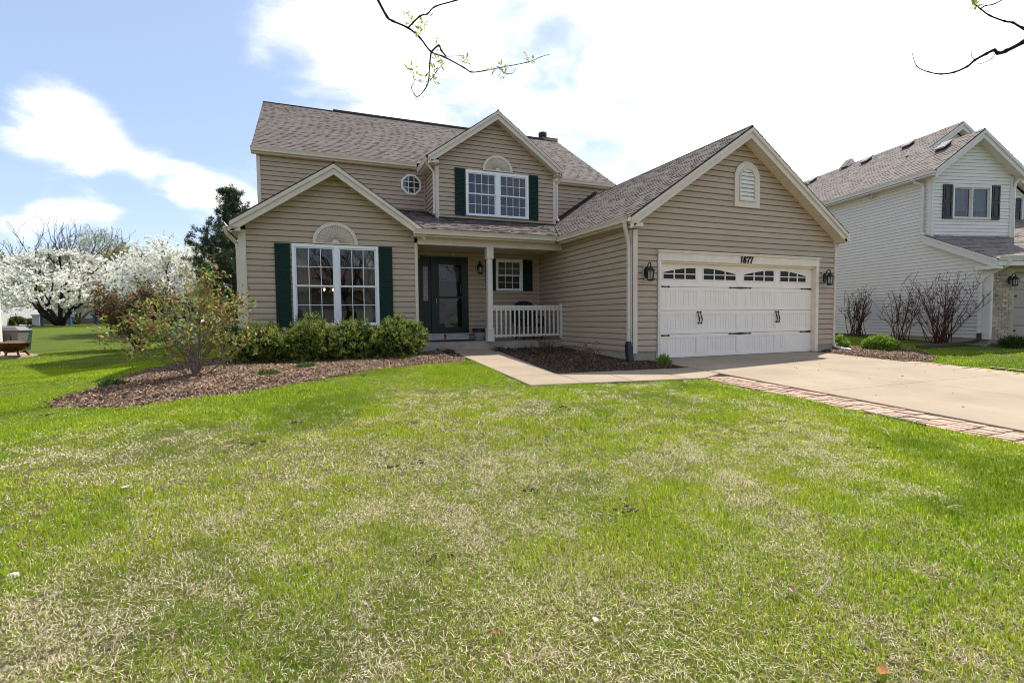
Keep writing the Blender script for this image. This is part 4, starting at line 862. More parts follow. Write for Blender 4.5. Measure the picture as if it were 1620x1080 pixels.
def nroof(u0, v0, z0, du, length, vlen, sl, clip=None, **k):
    e = np.array(nl(u0, v0, z0)); uu = np.array([*NV, 0.0]); vv = np.array([NU[0]*du, NU[1]*du, sl])/math.sqrt(1+sl*sl)
    return shingles(NH, e, uu, vv, vlen*math.hypot(1, sl), lambda t: 0, lambda t: length, mroof=NRF, **k)
nroof(-.20, 1.46, 4.28, 1, 2.4, 1.68, .76); nroof(3.14, 1.46, 4.28, -1, 2.6, 1.66, .76)
nroof(-.20, 3.72, 4.19, 1, 9.5, 3.6, .70); nroof(7.0, 3.72, 4.19, -1, 9.5, 3.6, .70, expo=.5)
# garage roof in front: slopes towards the street
e = np.array(nl(-.16, -.28, 1.44)); sl = .46
shingles(NH, e, np.array([*NU, 0.0]), np.array([NV[0], NV[1], sl])/math.hypot(1, sl), 2.05*math.hypot(1, sl), lambda t: 0, lambda t: 3.06, mroof=NRF)
shingles(NH, nl(2.9, -.28, 1.44), np.array([*NU, 0.0]), np.array([NV[0], NV[1], sl])/math.hypot(1, sl), 4.3*math.hypot(1, sl), lambda t: 0, lambda t: 4.5, mroof=NRF)
mb = MB(); L3 = lambda u, v, z: nl(u, v, z)
k = math.hypot(1, .46)
for d0, d1, oo in ((.0, .05, .04), (.05, .21, .02)):
    mb.hexa([nl(-.15-oo, -.27, 1.43-d1*k), nl(-.15-oo, 1.80, 1.43+2.07*.46-d1*k), nl(-.02, 1.80, 1.43+2.07*.46-d1*k), nl(-.02, -.27, 1.43-d1*k), nl(-.15-oo, -.27, 1.43-d0*k), nl(-.15-oo, 1.80, 1.43+2.07*.46-d0*k), nl(-.02, 1.80, 1.43+2.07*.46-d0*k), nl(-.02, -.27, 1.43-d0*k)])
mb.build('rake_board', NT, NH)
mb = MB(); mb.extrude([nl(-.19, -.30, 1.18), nl(-.19, .25, 1.18), nl(-.19, .25, 1.30), nl(-.19, -.30, 1.24)], np.array(nl(.18, 0, 0))-np.array(nl(0, 0, 0))); mb.build('eave_return', NT, NH)
g3 = lambda q: np.array([q[0], q[1], 0])
gutter([(nl(-.30, 1.46, 4.32), nl(-.30, 13, 4.32), g3(-NU))], NH, NT, h=.13, w=.13); gutter([(nl(-.16, -.36, 1.50), nl(7, -.36, 1.50), g3(-NV))], NH, NT, h=.10, w=.12); gutter([(nl(3.2, 1.46, 4.30), nl(3.2, 4.0, 4.30), g3(NU))], NH, NT)
mb = MB(); mb.hexa([nl(-.30, 1.5, 4.12), nl(0, 1.5, 4.12), nl(0, 13, 4.12), nl(-.30, 13, 4.12), nl(-.19, 1.5, 4.20), nl(0, 1.5, 4.20), nl(0, 13, 4.20), nl(-.19, 13, 4.20)]); mb.hexa([nl(-.14, -.30, 1.26), nl(7, -.30, 1.26), nl(7, 0, 1.26), nl(-.14, 0, 1.26), nl(-.14, -.30, 1.38), nl(7, -.30, 1.38), nl(7, 0, 1.38), nl(-.14, 0, 1.38)]); mb.build('soffit', NT, NH)
downspout([nl(-.22, 2.2, 4.24), nl(-.2, 2.1, 4.08), nl(-.05, 1.98, 3.98), nl(-.05, 1.95, 3.85), nl(-.05, 1.95, 2.5), nl(-.07, 1.86, 2.42)], NH, NT, r=.055)
downspout([nl(2.98, 1.6, 4.15), nl(2.92, 1.7, 4.0), nl(2.92, 1.72, 3.8), nl(2.92, 1.72, 2.34), nl(2.98, 1.6, 2.27)], NH, NT, r=.05)
downspout([nl(.16, -.32, 1.40), nl(.14, -.3, 1.28), nl(-.05, .14, .98), nl(-.06, .2, .85), nl(-.06, .2, -.55)], NH, NT, r=.055)
mb = MB(); mb.box(0, 0, 0, 0, 0, 0); mb = MB(); mb.tube([nl(-.06, .2, -.55), nl(-.07, .2, -.72)], .055, 4, sq=(1.1, .85)); mb.build('downspout_elbow', mat('brown_metal', (.06, .03, .025), .5), NH)
# brick front, real courses in one part
BF = nfront(0); NB = mat('buff_brick', (.44, .37, .29), .9, .2, 14, .2, 80, .15, attr=True); mb = MB()
z = -.85; r = 0
while z < 1.30:
    s = .06-.105*(r % 2)
    while s < .70:
        a, b = max(s, .06), min(s+.2, .70); v = random.uniform(.7, 1.15)
        if b-a > .02: mb.pbox(BF, a+.005, b-.005, z+.005, z+.07, -.04, .012+random.gauss(0, .003), col=(v, v*random.uniform(.92, 1), v*random.uniform(.85, 1)))
        s += .21
    z += .077; r += 1
mb.build('brick', NB, NH, kind='stuff')
mb = MB(); mb.pbox(BF, .02, .72, -.86, 1.36, -.2, -.002); mb.pbox(BF, 5.6, 7.0, -.86, 1.36, -.2, .01); mb.build('brick_wall', mat('mortar', (.36, .32, .27), .95, .1, 9), NH)
lantern(BF, .56, .87, NH, .92, block=False)
TG = mat('tan_garage_door', (.33, .28, .235), .5, .04, 3); DGp = nfront(.12); mb = MB()
mb.pbox(BF, .70, 5.6, 1.12, 1.36, -.14, -.02); mb.pbox(BF, .70, .76, -.88, 1.12, -.14, -.0); mb.build('garage_trim', mat('tan_trim', (.38, .32, .27), .5), NH)
mb = MB()
for i in range(4):
    a = -.86+i*.495; mb.pbox(DGp, .76, 5.6, a+.004, a+.491, -.05, -.012); mb.pbox(DGp, .76, 5.6, a+.03, a+.225, -.012, 0); mb.pbox(DGp, .76, 5.6, a+.265, a+.46, -.012, 0)
ngd = mb.build('garage_door', TG, NH)
for i in range(6):
    for j in range(2):
        mb = MB(); s = .80+i*.30; z = .72+j*.14; mb.quad(DGp(s, z, .004), DGp(s+.25, z, .004), DGp(s+.25, z+.10, .004), DGp(s, z+.10, .004)); mb.build('pane', NGLASS, ngd)
for z in (.46, -.50):
    mb = MB(); mb.pbox(DGp, .77, .95, z-.02, z+.02, 0, .012); mb.pbox(DGp, .95, 1.0, z-.03, z+.03, 0, .012); mb.build('hinge', BLACKM, ngd)
mb = MB(); mb.hexa([nl(.02, .05, -1.2), nl(7, .05, -1.2), nl(7, 12, -1.2), nl(.02, 12, -1.2), nl(.02, .05, -.70), nl(7, .05, -.70), nl(7, 12, -.70), nl(.02, 12, -.70)]); mb.build('foundation', CONCG, NH)
mb = MB(); mb.quad(nl(6.8, .05, -.7), nl(6.8, 12, -.7), nl(6.8, 12, 4.2), nl(6.8, .05, 1.4)); mb.quad(nl(0.02, 12, -.7), nl(6.8, 12, -.7), nl(6.8, 12, 4.2), nl(.02, 12, 4.2)); mb.poly([nl(0.02, 12, 4.2), nl(6.8, 12, 4.2), nl(3.4, 12, 6.6)]); mb.build('wall', WSID, NH)
def roof_at(u): return 4.19+.70*(u+.2)
def box_vent(u, v, zr):
    mb = MB(); s = .15; z = zr(u)
    q = lambda du, dv, dz: nl(u+du, v+dv, zr(u+du)+dz)
    mb.hexa([q(-s*.8, -s, -.02), q(s*.8, -s, -.02), q(s*.8, s, -.02), q(-s*.8, s, -.02), q(-s*.8, -s, .10), q(s*.8, -s, .10), q(s*.8, s, .10), q(-s*.8, s, .10)]); o = mb.build('roof_vent', BLACKM, NH)
    mb = MB(); mb.hexa([q(-s*1.1, -s*1.25, .10), q(s*1.1, -s*1.25, .10), q(s*1.1, s*1.25, .10), q(-s*1.1, s*1.25, .10), q(-s*1.0, -s*1.2, .135), q(s*1.0, -s*1.2, .135), q(s*1.0, s*1.2, .135), q(-s*1.0, s*1.2, .135)]); mb.build('vent_cap', mat('vent_tan', (.26, .215, .19), .5), o)
for v in (5.4, 7.3, 10.4): box_vent(2.95, v, roof_at)
box_vent(1.05, 2.35, lambda u: 4.28+.76*(u+.2))
mb = MB(); c = nl(.45, 7.6, 0); zb = roof_at(.45); mb.lathe((c[0], c[1], zb), [(.10, -.05), (.065, .02), (.055, .05), (.055, .80), (.115, .82), (.115, .87), (.09, .90)], 10); mb.build('flue_pipe', mat('galvanized', (.25, .23, .23), .45, .2, 8, metal=.5), NH)
mb = MB(); mb.extrude([nl(3.12, 8.5, 6.6), nl(3.68, 8.5, 6.6), nl(3.4, 8.5, 6.93)], np.array(nl(0, .05, 0))-np.array(nl(0, 0, 0))); mb.build('ridge_gable', NT, NH); mb = MB(); mb.extrude([nl(3.08, 8.56, 6.6), nl(3.72, 8.56, 6.6), nl(3.4, 8.56, 6.96)], np.array(nl(0, .35, 0))-np.array(nl(0, 0, 0))); mb.build('ridge_gable_roof', mat('neighbour_ridge', (.29, .23, .20), .9, .15, 12), NH)
# ------------------------------------------------------------------ left edge: neighbour's corner, bins, pad, far houses
LH = thing('white_corner_house', (-9.45, 20.0, -1.05), 'white sided house corner cut off by the left edge of the photo', 'house')
LSP = Plane((-9.51, 0), (0, 1), (1, 0)); siding(LH, LSP, -1.0, 4.6, lambda z: 9.0, lambda z: 21.14, e=.12, depth=.015, m=WSID, joined=True, slot=(.90, .010))
mb = MB(); mb.box(-9.58, -9.47, 21.14, 21.27, -1.03, 4.6); mb.build('corner_board', NT, LH)
mb = MB(); mb.box(-15, -9.53, 9.0, 21.25, -1.03, 4.6); mb.build('wall', WSID, LH); mb = MB(); mb.box(-15.2, -9.53, 8.8, 21.2, 4.6, 4.75); mb.extrude([(-15.2, 8.8, 4.75), (-9.53, 8.8, 4.75), (-12.4, 8.8, 6.8)], (0, 12.4, 0)); mb.build('roof', RIDGER, LH); mb = MB(); mb.box(-9.56, -9.46, 9, 21.2, -1.25, -1.0); mb.build('foundation', CONCG, LH)
pz = lambda x, y: g1(-8.9, y)+.05
mb = MB(); mb.hexa([(-11.5, 19.6, -1.5), (-8.5, 19.6, -1.5), (-8.25, 20.5, -1.5), (-11.5, 24.2, -1.5), (-11.5, 19.6, pz(0, 19.6)), (-8.55, 19.6, pz(0, 19.6)), (-8.25, 20.5, pz(0, 20.5)), (-11.5, 24.2, pz(0, 24.2))]); mb.build('patio_pad', CONC, kind='structure')
BN = thing('trash_bin', (-9.62, 21.75, pz(0, 21.75)), 'grey wheeled trash bin with a pale lid behind the house corner', 'trash bin')
b0 = np.array(ORG[BN.name]); GP = mat('grey_plastic', (.13, .115, .11), .5, .08, 6)
mb = MB(); mb.hexa([b0+np.array(q) for q in ((-.40, -.27, .06), (.40, -.27, .06), (.40, .27, .06), (-.40, .27, .06), (-.50, -.34, .72), (.50, -.34, .72), (.50, .34, .72), (-.50, .34, .72))]); mb.build('body', GP, BN)
mb = MB(); mb.obox(b0+np.array((0, -.345, .42)), (.28, 0, 0), (0, .01, 0), (0, 0, .14)); mb.build('front_panel', mat('grey_plastic_dark', (.10, .09, .085), .5), BN)
mb = MB(); mb.hexa([b0+np.array(q) for q in ((-.54, -.38, .72), (.54, -.38, .72), (.54, .38, .72), (-.54, .38, .72), (-.46, -.30, .84), (.40, -.30, .84), (.40, .30, .86), (-.46, .30, .86))]); mb.build('lid', mat('pale_plastic', (.17, .165, .17), .45), BN)
for s in (-.36, .36): mb = MB(); mb.tube([b0+np.array((s-.03, .3, .1)), b0+np.array((s+.03, .3, .1))], .10, 12); mb.build('wheel', BLACKP, BN)
B2 = thing('green_bin', (-9.5, 22.3, pz(0, 22.3)), 'dark green bin standing just behind the grey trash bin', 'trash bin'); b0 = np.array(ORG[B2.name])
mb = MB(); mb.hexa([b0+np.array(q) for q in ((-.2, -.25, 0), (.2, -.25, 0), (.2, .25, 0), (-.2, .25, 0), (-.26, -.3, .7), (.26, -.3, .7), (.26, .3, .7), (-.26, .3, .7))]); mb.build('body', mat('green_plastic', (.015, .05, .04), .45), B2)
mb = MB(); mb.hexa([b0+np.array(q) for q in ((-.28, -.33, .7), (.28, -.33, .7), (.28, .33, .7), (-.28, .33, .7), (-.22, -.25, .80), (.2, -.25, .78), (.2, .25, .80), (-.22, .25, .82))]); mb.build('lid', mat('slate_plastic', (.09, .10, .10), .5), B2)
mb = MB(); mb.tube([b0+np.array((.26, 0, .74)), b0+np.array((.40, 0, .86)), b0+np.array((.45, 0, .87))], .02, 6); mb.build('handle', BLACKP, B2)
FP = thing('fire_pit', (-8.68, 19.95, pz(0, 19.95)), 'round copper fire pit bowl on short legs at the pad edge', 'fire pit'); b0 = np.array(ORG[FP.name]); CPR = mat('copper', (.13, .045, .025), .3, .3, 9, metal=.6)
mb = MB(); mb.lathe(b0, [(.12, .14), (.30, .18), (.40, .28), (.44, .40), (.50, .405), (.50, .42), (.42, .42), (.36, .30), (.1, .22)], 20); mb.build('bowl', CPR, FP)
for k in range(4):
    t = math.pi/4+k*math.pi/2; mb = MB(); mb.tube([b0+np.array((.28*math.cos(t), .28*math.sin(t), .2)), b0+np.array((.36*math.cos(t), .36*math.sin(t), .08)), b0+np.array((.42*math.cos(t), .42*math.sin(t), .0))], .028, 6); mb.build('leg', CPR, FP)
mb = MB(); mb.lathe(b0+np.array((.0, 0, .40)), [(.34, 0), (.25, .05), (.08, .09)], 14); mb.build('mesh_cover', mat('cover_brown', (.10, .055, .04), .6), FP)
def far_house(name, px, Y, w, d, h, roof, label, wallm, z0=None, rot=0):
    p = at(px, 512, Y); z0 = g1(p[0], Y) if z0 is None else z0; t = thing(name, (p[0], Y, z0), label, 'house'); x = p[0]
    mb = MB(); mb.box(x-w/2, x+w/2, Y, Y+d, z0, z0+h); mb.build('wall', wallm, t)
    mb = MB(); mb.extrude([(x-w/2-.5, Y-.5, z0+h), (x+w/2+.5, Y-.5, z0+h), (x+w/2+.5, Y+d+.5, z0+h), (x-w/2-.5, Y+d+.5, z0+h)], (0, 0, .18)); mb.extrude([(x-w/2-.5, Y-.5, z0+h+.18), (x-w/2-.5, Y+d+.5, z0+h+.18), (x-w/2-.5, Y+d/2, z0+h+roof)], (w+1, 0, 0)); mb.build('roof', mat('far_roof', (.14, .11, .10), .9, .15, 3), t)
    for i in range(3):
        mb = MB(); a = x-w/2+w*(i+.6)/3.4; mb.box(a-.5, a+.5, Y-.06, Y-.02, z0+1, z0+2.2); wd = mb.build('window', NT, t); mb = MB(); mb.box(a-.42, a+.42, Y-.08, Y-.065, z0+1.08, z0+2.12); mb.build('pane', NGLASS, wd)
    return t
WB = mat('far_white', (.50, .50, .52), .6, .1, 1)
fh = far_house('white_far_house', 75, 84, 34, 8, 2.6, 1.2, 'long low white house seen under the blossom trees', WB)
x = ORG[fh.name][0]; z0 = ORG[fh.name][2]; mb = MB(); mb.box(x-17.1, x+17.1, 83.8, 84, z0, z0+.75); mb.build('brick_base', mat('far_brick', (.22, .13, .10), .9, .2, 3), fh)
p = at(-40, 425, 52); t = thing('brown_roof_house', (p[0], 52, -.2), 'house with a low pitched roof poking in at the left edge', 'house'); q = at(19, 421, 52); X1 = q[0]; Z1 = q[2]
mb = MB(); mb.hexa([(X1-9, 52, Z1+.9), (X1, 52, Z1-.05), (X1, 60, Z1-.05), (X1-9, 60, Z1+.9), (X1-9, 52, Z1+1.25), (X1, 52, Z1+.12), (X1, 60, Z1+.12), (X1-9, 60, Z1+1.25)]); mb.build('roof', mat('far_roof', (.14, .11, .10), .9), t)
mb = MB(); mb.box(X1-9, X1-1.5, 53, 60, -.3, Z1+.2); mb.build('wall', mat('far_pale_wall', (.42, .42, .43), .7), t); mb = MB(); mb.box(X1-.75, X1-.45, 52.4, 52.7, Z1-.9, Z1+.02); mb.build('porch_post', NT, t)
def place(px, Y): p = at(px, 512, Y); return p[0], Y, g1(p[0], Y)
BLUE = mat('blue_paint', (.03, .09, .45), .4)
for px, Y, h in ((66, 50, 1.0), (111, 53, 1.0), (152, 50, .95)):
    x, y, z = place(px, Y); mb = MB(); mb.lathe((x, y, z), [(.10, -.05), (.10, h-.1), (.08, h-.02), (.03, h)], 10); o = mb.build('blue_post', BLUE)
    tag(o, {66: 'blue post beside the white pillar under the blossom tree', 111: 'blue post right behind the dark forked trunk of the spreading blossom tree', 152: 'blue post standing alone right of the blossom tree trunks'}[px], 'post', 'blue posts beyond the lawn')
x, y, z = place(59, 52); mb = MB(); mb.box(x-.24, x+.24, y-.2, y+.2, z, z+.8); mb.box(x-.3, x+.3, y-.25, y+.25, z+.8, z+.9); tag(mb.build('white_pillar', WB), 'short white pillar left of a blue post beyond the lawn', 'pillar')
# garden chairs far back
CHR = mat('mint_paint', (.30, .52, .45), .5)
for px, Y, lab in ((285, 23.5, 'mint green garden chair behind the reddish shrub, left one'), (297, 22.8, 'mint green garden chair behind the reddish shrub, right one')):
    x, y, z = place(px, Y); t = thing('garden_chair', (x, y, z), lab, 'chair', 'mint green garden chairs')
    mb = MB(); mb.hexa([(x-.26, y-.3, z+.36), (x+.26, y-.3, z+.36), (x+.26, y+.22, z+.27), (x-.26, y+.22, z+.27), (x-.26, y-.3, z+.39), (x+.26, y-.3, z+.39), (x+.26, y+.22, z+.30), (x-.26, y+.22, z+.30)]); mb.build('seat', CHR, t)
    for i in range(5):
        a = x-.22+i*.11; mb = MB(); mb.hexa([(a-.045, y+.2, z+.28), (a+.045, y+.2, z+.28), (a+.045, y+.22, z+.28), (a-.045, y+.22, z+.28), (a-.05, y+.42, z+.9), (a+.05, y+.42, z+.9), (a+.05, y+.44, z+.9), (a-.05, y+.44, z+.9)]); mb.build('back_slat', CHR, t)
    for sx in (-.3, .3):
        for yy, h in ((-.28, .52), (.25, .5)): mb = MB(); mb.box(x+sx-.03, x+sx+.03, y+yy-.04, y+yy+.04, z, z+h); mb.build('leg', CHR, t)
        mb = MB(); mb.box(x+sx-.07, x+sx+.07, y-.36, y+.36, z+.52, z+.55); mb.build('arm', CHR, t)
# ------------------------------------------------------------------ small things by the house
t = thing('hose_reel', (-1.75, 12.75, g1(-1.75, 12.75)), 'black garden hose reel on a post at the left house corner', 'hose reel'); z = ORG[t.name][2]
mb = MB(); mb.box(-1.80, -1.70, 12.72, 12.80, z-.1, z+.5); mb.build('post', mat('slate_blue', (.12, .15, .18), .5), t)
for dx in (-.17, .17): mb = MB(); mb.tube([(-1.75+dx-.015, 12.74, z+.66), (-1.75+dx+.015, 12.74, z+.66)], .21, 16); mb.build('reel_disc', BLACKP, t)
mb = MB(); mb.tube([(-1.90, 12.74, z+.66), (-1.60, 12.74, z+.66)], .13, 14); mb.build('hose_coil', mat('hose_dark', (.02, .022, .02), .5), t)
mb = MB(); mb.tube([(-1.72, 12.6, z+.6), (-1.70, 12.55, z+.3), (-1.78, 12.5, z+.05), (-2.0, 12.4, z+.03), (-2.3, 12.1, z+.04), (-2.45, 11.7, z+.02)], .014, 6); mb.build('hose', MATS['hose_dark'], t)
for dx in (-.1, .0, .09): mb = MB(); mb.tube([(-1.75+dx, 12.58, z+.6), (-1.76+dx, 12.55, z+.25), (-1.73+dx, 12.6, z+.08)], .016, 6); mb.build('hose_loop', MATS['hose_dark'], t)
mb = MB(); pts = [(-1.50, 12.2, -.80), (-1.62, 12.05, -.86), (-1.9, 11.85, -.87), (-2.25, 11.7, -.90), (-2.6, 11.55, -.93)]
dense = [tuple(np.array(pts[i])*(1-f)+np.array(pts[i+1])*f) for i in range(4) for f in np.linspace(0, 1, 12)[:-1]]; mb.tube(dense, [.062 if i % 2 else .07 for i in range(len(dense))], 10)
tag(mb.build('drain_pipe', BLACKP), 'black corrugated drain pipe lying from the house corner on the mulch', 'pipe')
mb = MB(); mb.hexa([(-2.10, 11.22, -.915), (-1.45, 11.22, -.895), (-1.5, 11.48, -.88), (-2.0, 11.48, -.90), (-2.08, 11.24, -.875), (-1.47, 11.24, -.855), (-1.52, 11.47, -.845), (-1.98, 11.47, -.865)]); mb.box(-2.0, -1.5, 11.46, 11.49, -.87, -.83); tag(mb.build('splash_block', mat('blue_grey_concrete', (.22, .27, .30), .7, .1, 6)), 'blue grey splash block on the mulch beside the left shrub', 'splash block')
t = thing('flower_pot', (4.353, 13.35, -.608), 'pale round flower pot with a dark rim on the porch', 'pot'); mb = MB(); mb.lathe((4.353, 13.35, -.608), [(.10, 0), (.13, .01), (.165, .12), (.18, .22), (.185, .23)], 18); mb.build('pot_body', mat('pot_grey', (.34, .32, .30), .6, .1, 8), t)
mb = MB(); mb.lathe((4.353, 13.35, -.608), [(.185, .225), (.205, .23), (.205, .325), (.185, .33), (.165, .29)], 18); mb.build('rim', mat('dark_rim', (.03, .03, .032), .5), t)
t = thing('patio_chair', (5.72, 13.0, -.608), 'dark wicker patio chair with a rounded back behind the porch railing', 'chair'); WK = mat('wicker', (.012, .011, .011), .6, .3, 60, .6, 90)
X, Y_, Z = 5.72, 13.0, -.608; mb = MB(); mb.box(X-.3, X+.3, Y_-.3, Y_+.3, Z+.36, Z+.44); mb.build('seat', WK, t)
mb = MB(); n = 14
loop = [(X-.36, Y_+.32, Z+.44)]+[(X-.36*math.cos(math.pi*i/n)*1.0, Y_+.34, Z+.86+.24*math.sin(math.pi*i/n)) for i in range(n+1)]+[(X+.36, Y_+.32, Z+.44)]; mb.extrude(loop, (0, .05, 0)); mb.build('backrest', WK, t)
for a in (-.28, .28):
    for b in (-.27, .3): mb = MB(); mb.tube([(X+a, Y_+b, Z), (X+a, Y_+b, Z+.38)], .025, 6); mb.build('leg', WK, t)
    mb = MB(); mb.tube([(X+a*1.15, Y_-.28, Z+.4), (X+a*1.2, Y_-.28, Z+.62), (X+a*1.2, Y_+.33, Z+.64)], .03, 6); mb.build('arm', WK, t)
mb = MB(); mb.hexa([(2.95, 12.95, -.607), (4.1, 12.95, -.607), (4.1, 13.5, -.607), (2.95, 13.5, -.607), (2.96, 12.96, -.588), (4.09, 12.96, -.588), (4.09, 13.49, -.588), (2.96, 13.49, -.588)]); tag(mb.build('door_mat', mat('mat_black', (.02, .02, .022), .95, .2, 80, .5, 200)), 'thin black door mat on the porch before the door', 'door mat')
t = thing('porch_ornament', (3.33, 13.2, -.588), 'tiny orange and black ornament on the door mat', 'ornament'); mb = MB(); mb.lathe((3.33, 13.2, -.588), [(.035, 0), (.04, .05), (.03, .10)], 10); mb.build('body', mat('orange_clay', (.6, .12, .02), .5), t); mb = MB(); mb.lathe((3.32, 13.2, -.488), [(.03, 0), (.035, .03), (.01, .07)], 10); mb.build('head', mat('ornament_dark', (.05, .01, .01), .5), t)
mb = MB(); a = nl(-.10, .22, -.76); b = at(1458, 552, 8.3); c = nl(-2.2, .0, -.88); mb.tube([a, nl(-.3, .2, -.80), c], .06, 4, sq=(1.2, .8)); tag(mb.build('downspout_extension', MATS['brown_metal']), 'brown downspout extension lying across the white house mulch', 'pipe')
mb = MB(); mb.tube([(12.74, 9.05, -.66), (12.75, 8.95, -.83), (12.80, 8.80, -.88), (12.88, 8.62, -.91)], .035, 4); tag(mb.build('downspout_end', WHITE), 'white downspout end lying on the mulch right of the garage', 'pipe')
t = thing('chandelier', (.45, 14.0, .75), 'small lit chandelier glimpsed through the left panes of the front window', 'chandelier')
mb = MB(); mb.tube([(.45, 14.0, .78), (.45, 14.0, 1.75)], .012, 5); mb.lathe((.45, 14.0, .70), [(.02, 0), (.05, .05), (.02, .12)], 8)
for k in range(5):
    a = k*2*math.pi/5; mb.tube([(.45, 14.0, .75), (.45+.1*math.cos(a), 14.0+.1*math.sin(a), .70), (.45+.2*math.cos(a), 14.0+.2*math.sin(a), .76)], .01, 5)
mb.build('arm', MATS['brass'], t)
BL = bpy.data.materials.new('bulb'); BL.use_nodes = True; b_ = BL.node_tree.nodes['Principled BSDF']; b_.inputs['Emission Color'].default_value = (1, .7, .4, 1); b_.inputs['Emission Strength'].default_value = 3.0
for k in range(5):
    a = k*2*math.pi/5; mb = MB(); mb.lathe((.45+.2*math.cos(a), 14.0+.2*math.sin(a), .77), [(.008, 0), (.022, .02), (.014, .055)], 8); mb.build('bulb', BL, t)
# ------------------------------------------------------------------ vegetation
BARK = mat('bark', (.11, .085, .07), .9, .3, 20, .5, 60, .15); BARKD = mat('dark_bark', (.035, .026, .022), .9, .3, 25, .4, 60, .15)
BARKL = mat('pale_bark', (.26, .20, .165), .85, .25, 18, .3, 60, .2)
LEAFM = mat('leaf', (1, 1, 1), .55, .12, 8, 0, 40, .3, attr=True, trans=.35)
PETAL = mat('petal', (1, 1, 1), .6, .05, 8, 0, 40, .2, attr=True, trans=.4)
NEEDLE = mat('needle', (1, 1, 1), .6, .1, 8, 0, 40, .25, attr=True, trans=.1)
def norm(v): return v/(np.linalg.norm(v, axis=-1, keepdims=True)+1e-9)
def leaves(name, c, dirs, L_, W_, cols, material, parent, fold=.25, kind=None, per_rot=None):
    """many small folded leaves: centres c, axis dirs, half sizes"""
    n = len(c); rnd = norm(RNG.normal(size=(n, 3))); side = norm(np.cross(dirs, rnd)); nrm = np.cross(side, dirs)
    L_ = np.broadcast_to(L_, (n,))[:, None]; W_ = np.broadcast_to(W_, (n,))[:, None]
    V = np.stack([c-dirs*L_, c+side*W_+nrm*W_*fold, c+dirs*L_, c-side*W_+nrm*W_*fold], 1).reshape(-1, 3)
    b = np.arange(n)*4; fl = np.stack([b, b+1, b+2, b, b+2, b+3], 1).ravel()
    return np_mesh(name, V, fl, np.full(n*2, 3), material, np.repeat(cols, 4, 0), parent, kind=kind)
def colmix(n, palette, jit=.15):
    p = np.array([q[1] for q in palette]); w = np.array([q[0] for q in palette], float); k = RNG.choice(len(p), n, p=w/w.sum())
    return np.clip(p[k]*np.exp(RNG.normal(0, jit, (n, 1)))*np.exp(RNG.normal(0, .05, (n, 3))), 0, 1)
def grow(base, dirs, length, rad, depth, spread, bend=.12, up=.1, split=(2, 3), shrink=.72, seg=5, rs=random, out=None, minr=.003):
    """recursive limbs -> list of (points, radii, level)"""
    out = [] if out is None else out
    p = np.array(base, float); d = np.array(dirs, float); d /= np.linalg.norm(d); pts = [p]; rr = [rad]
    for i in range(seg):
        d = d+np.array([rs.gauss(0, bend), rs.gauss(0, bend), rs.gauss(0, bend)+up*.3]); d /= np.linalg.norm(d); p = p+d*length/seg; pts.append(p); rr.append(max(minr, rad*(1-.45*(i+1)/seg)))
    out.append((pts, rr, depth))
    if depth > 0:
        k = rs.randint(*split)
        for j in range(k+1):
            i = seg if j < 2 else rs.randint(2, seg)
            a = np.array([rs.gauss(0, 1), rs.gauss(0, 1), rs.gauss(0, .6)+up]); a = a-d*(a@d); a /= np.linalg.norm(a)+1e-9
            nd = d+a*spread*rs.uniform(.6, 1.3); grow(pts[i], nd, length*shrink*rs.uniform(.75, 1.15), rr[i]*.68, depth-1, spread, bend, up, split, shrink, seg, rs, out, minr)
    return out
def limbs(parent, br, material, name='trunk', n=6):
    mb = MB()
    for pts, rr, lv in br: mb.tube(pts, rr, n if lv > 1 else 4)
    return mb.build(name, material, parent, smooth=True)
def twig_points(br, levels, step):
    C = []; D = []
    for pts, rr, lv in br:
        if lv not in levels: continue
        for a, b in zip(pts[:-1], pts[1:]):
            k = max(1, int(np.linalg.norm(b-a)/step))
            for f in np.linspace(0, 1, k, endpoint=False): C.append(a+(b-a)*f); D.append(b-a)
    return np.array(C), norm(np.array(D))
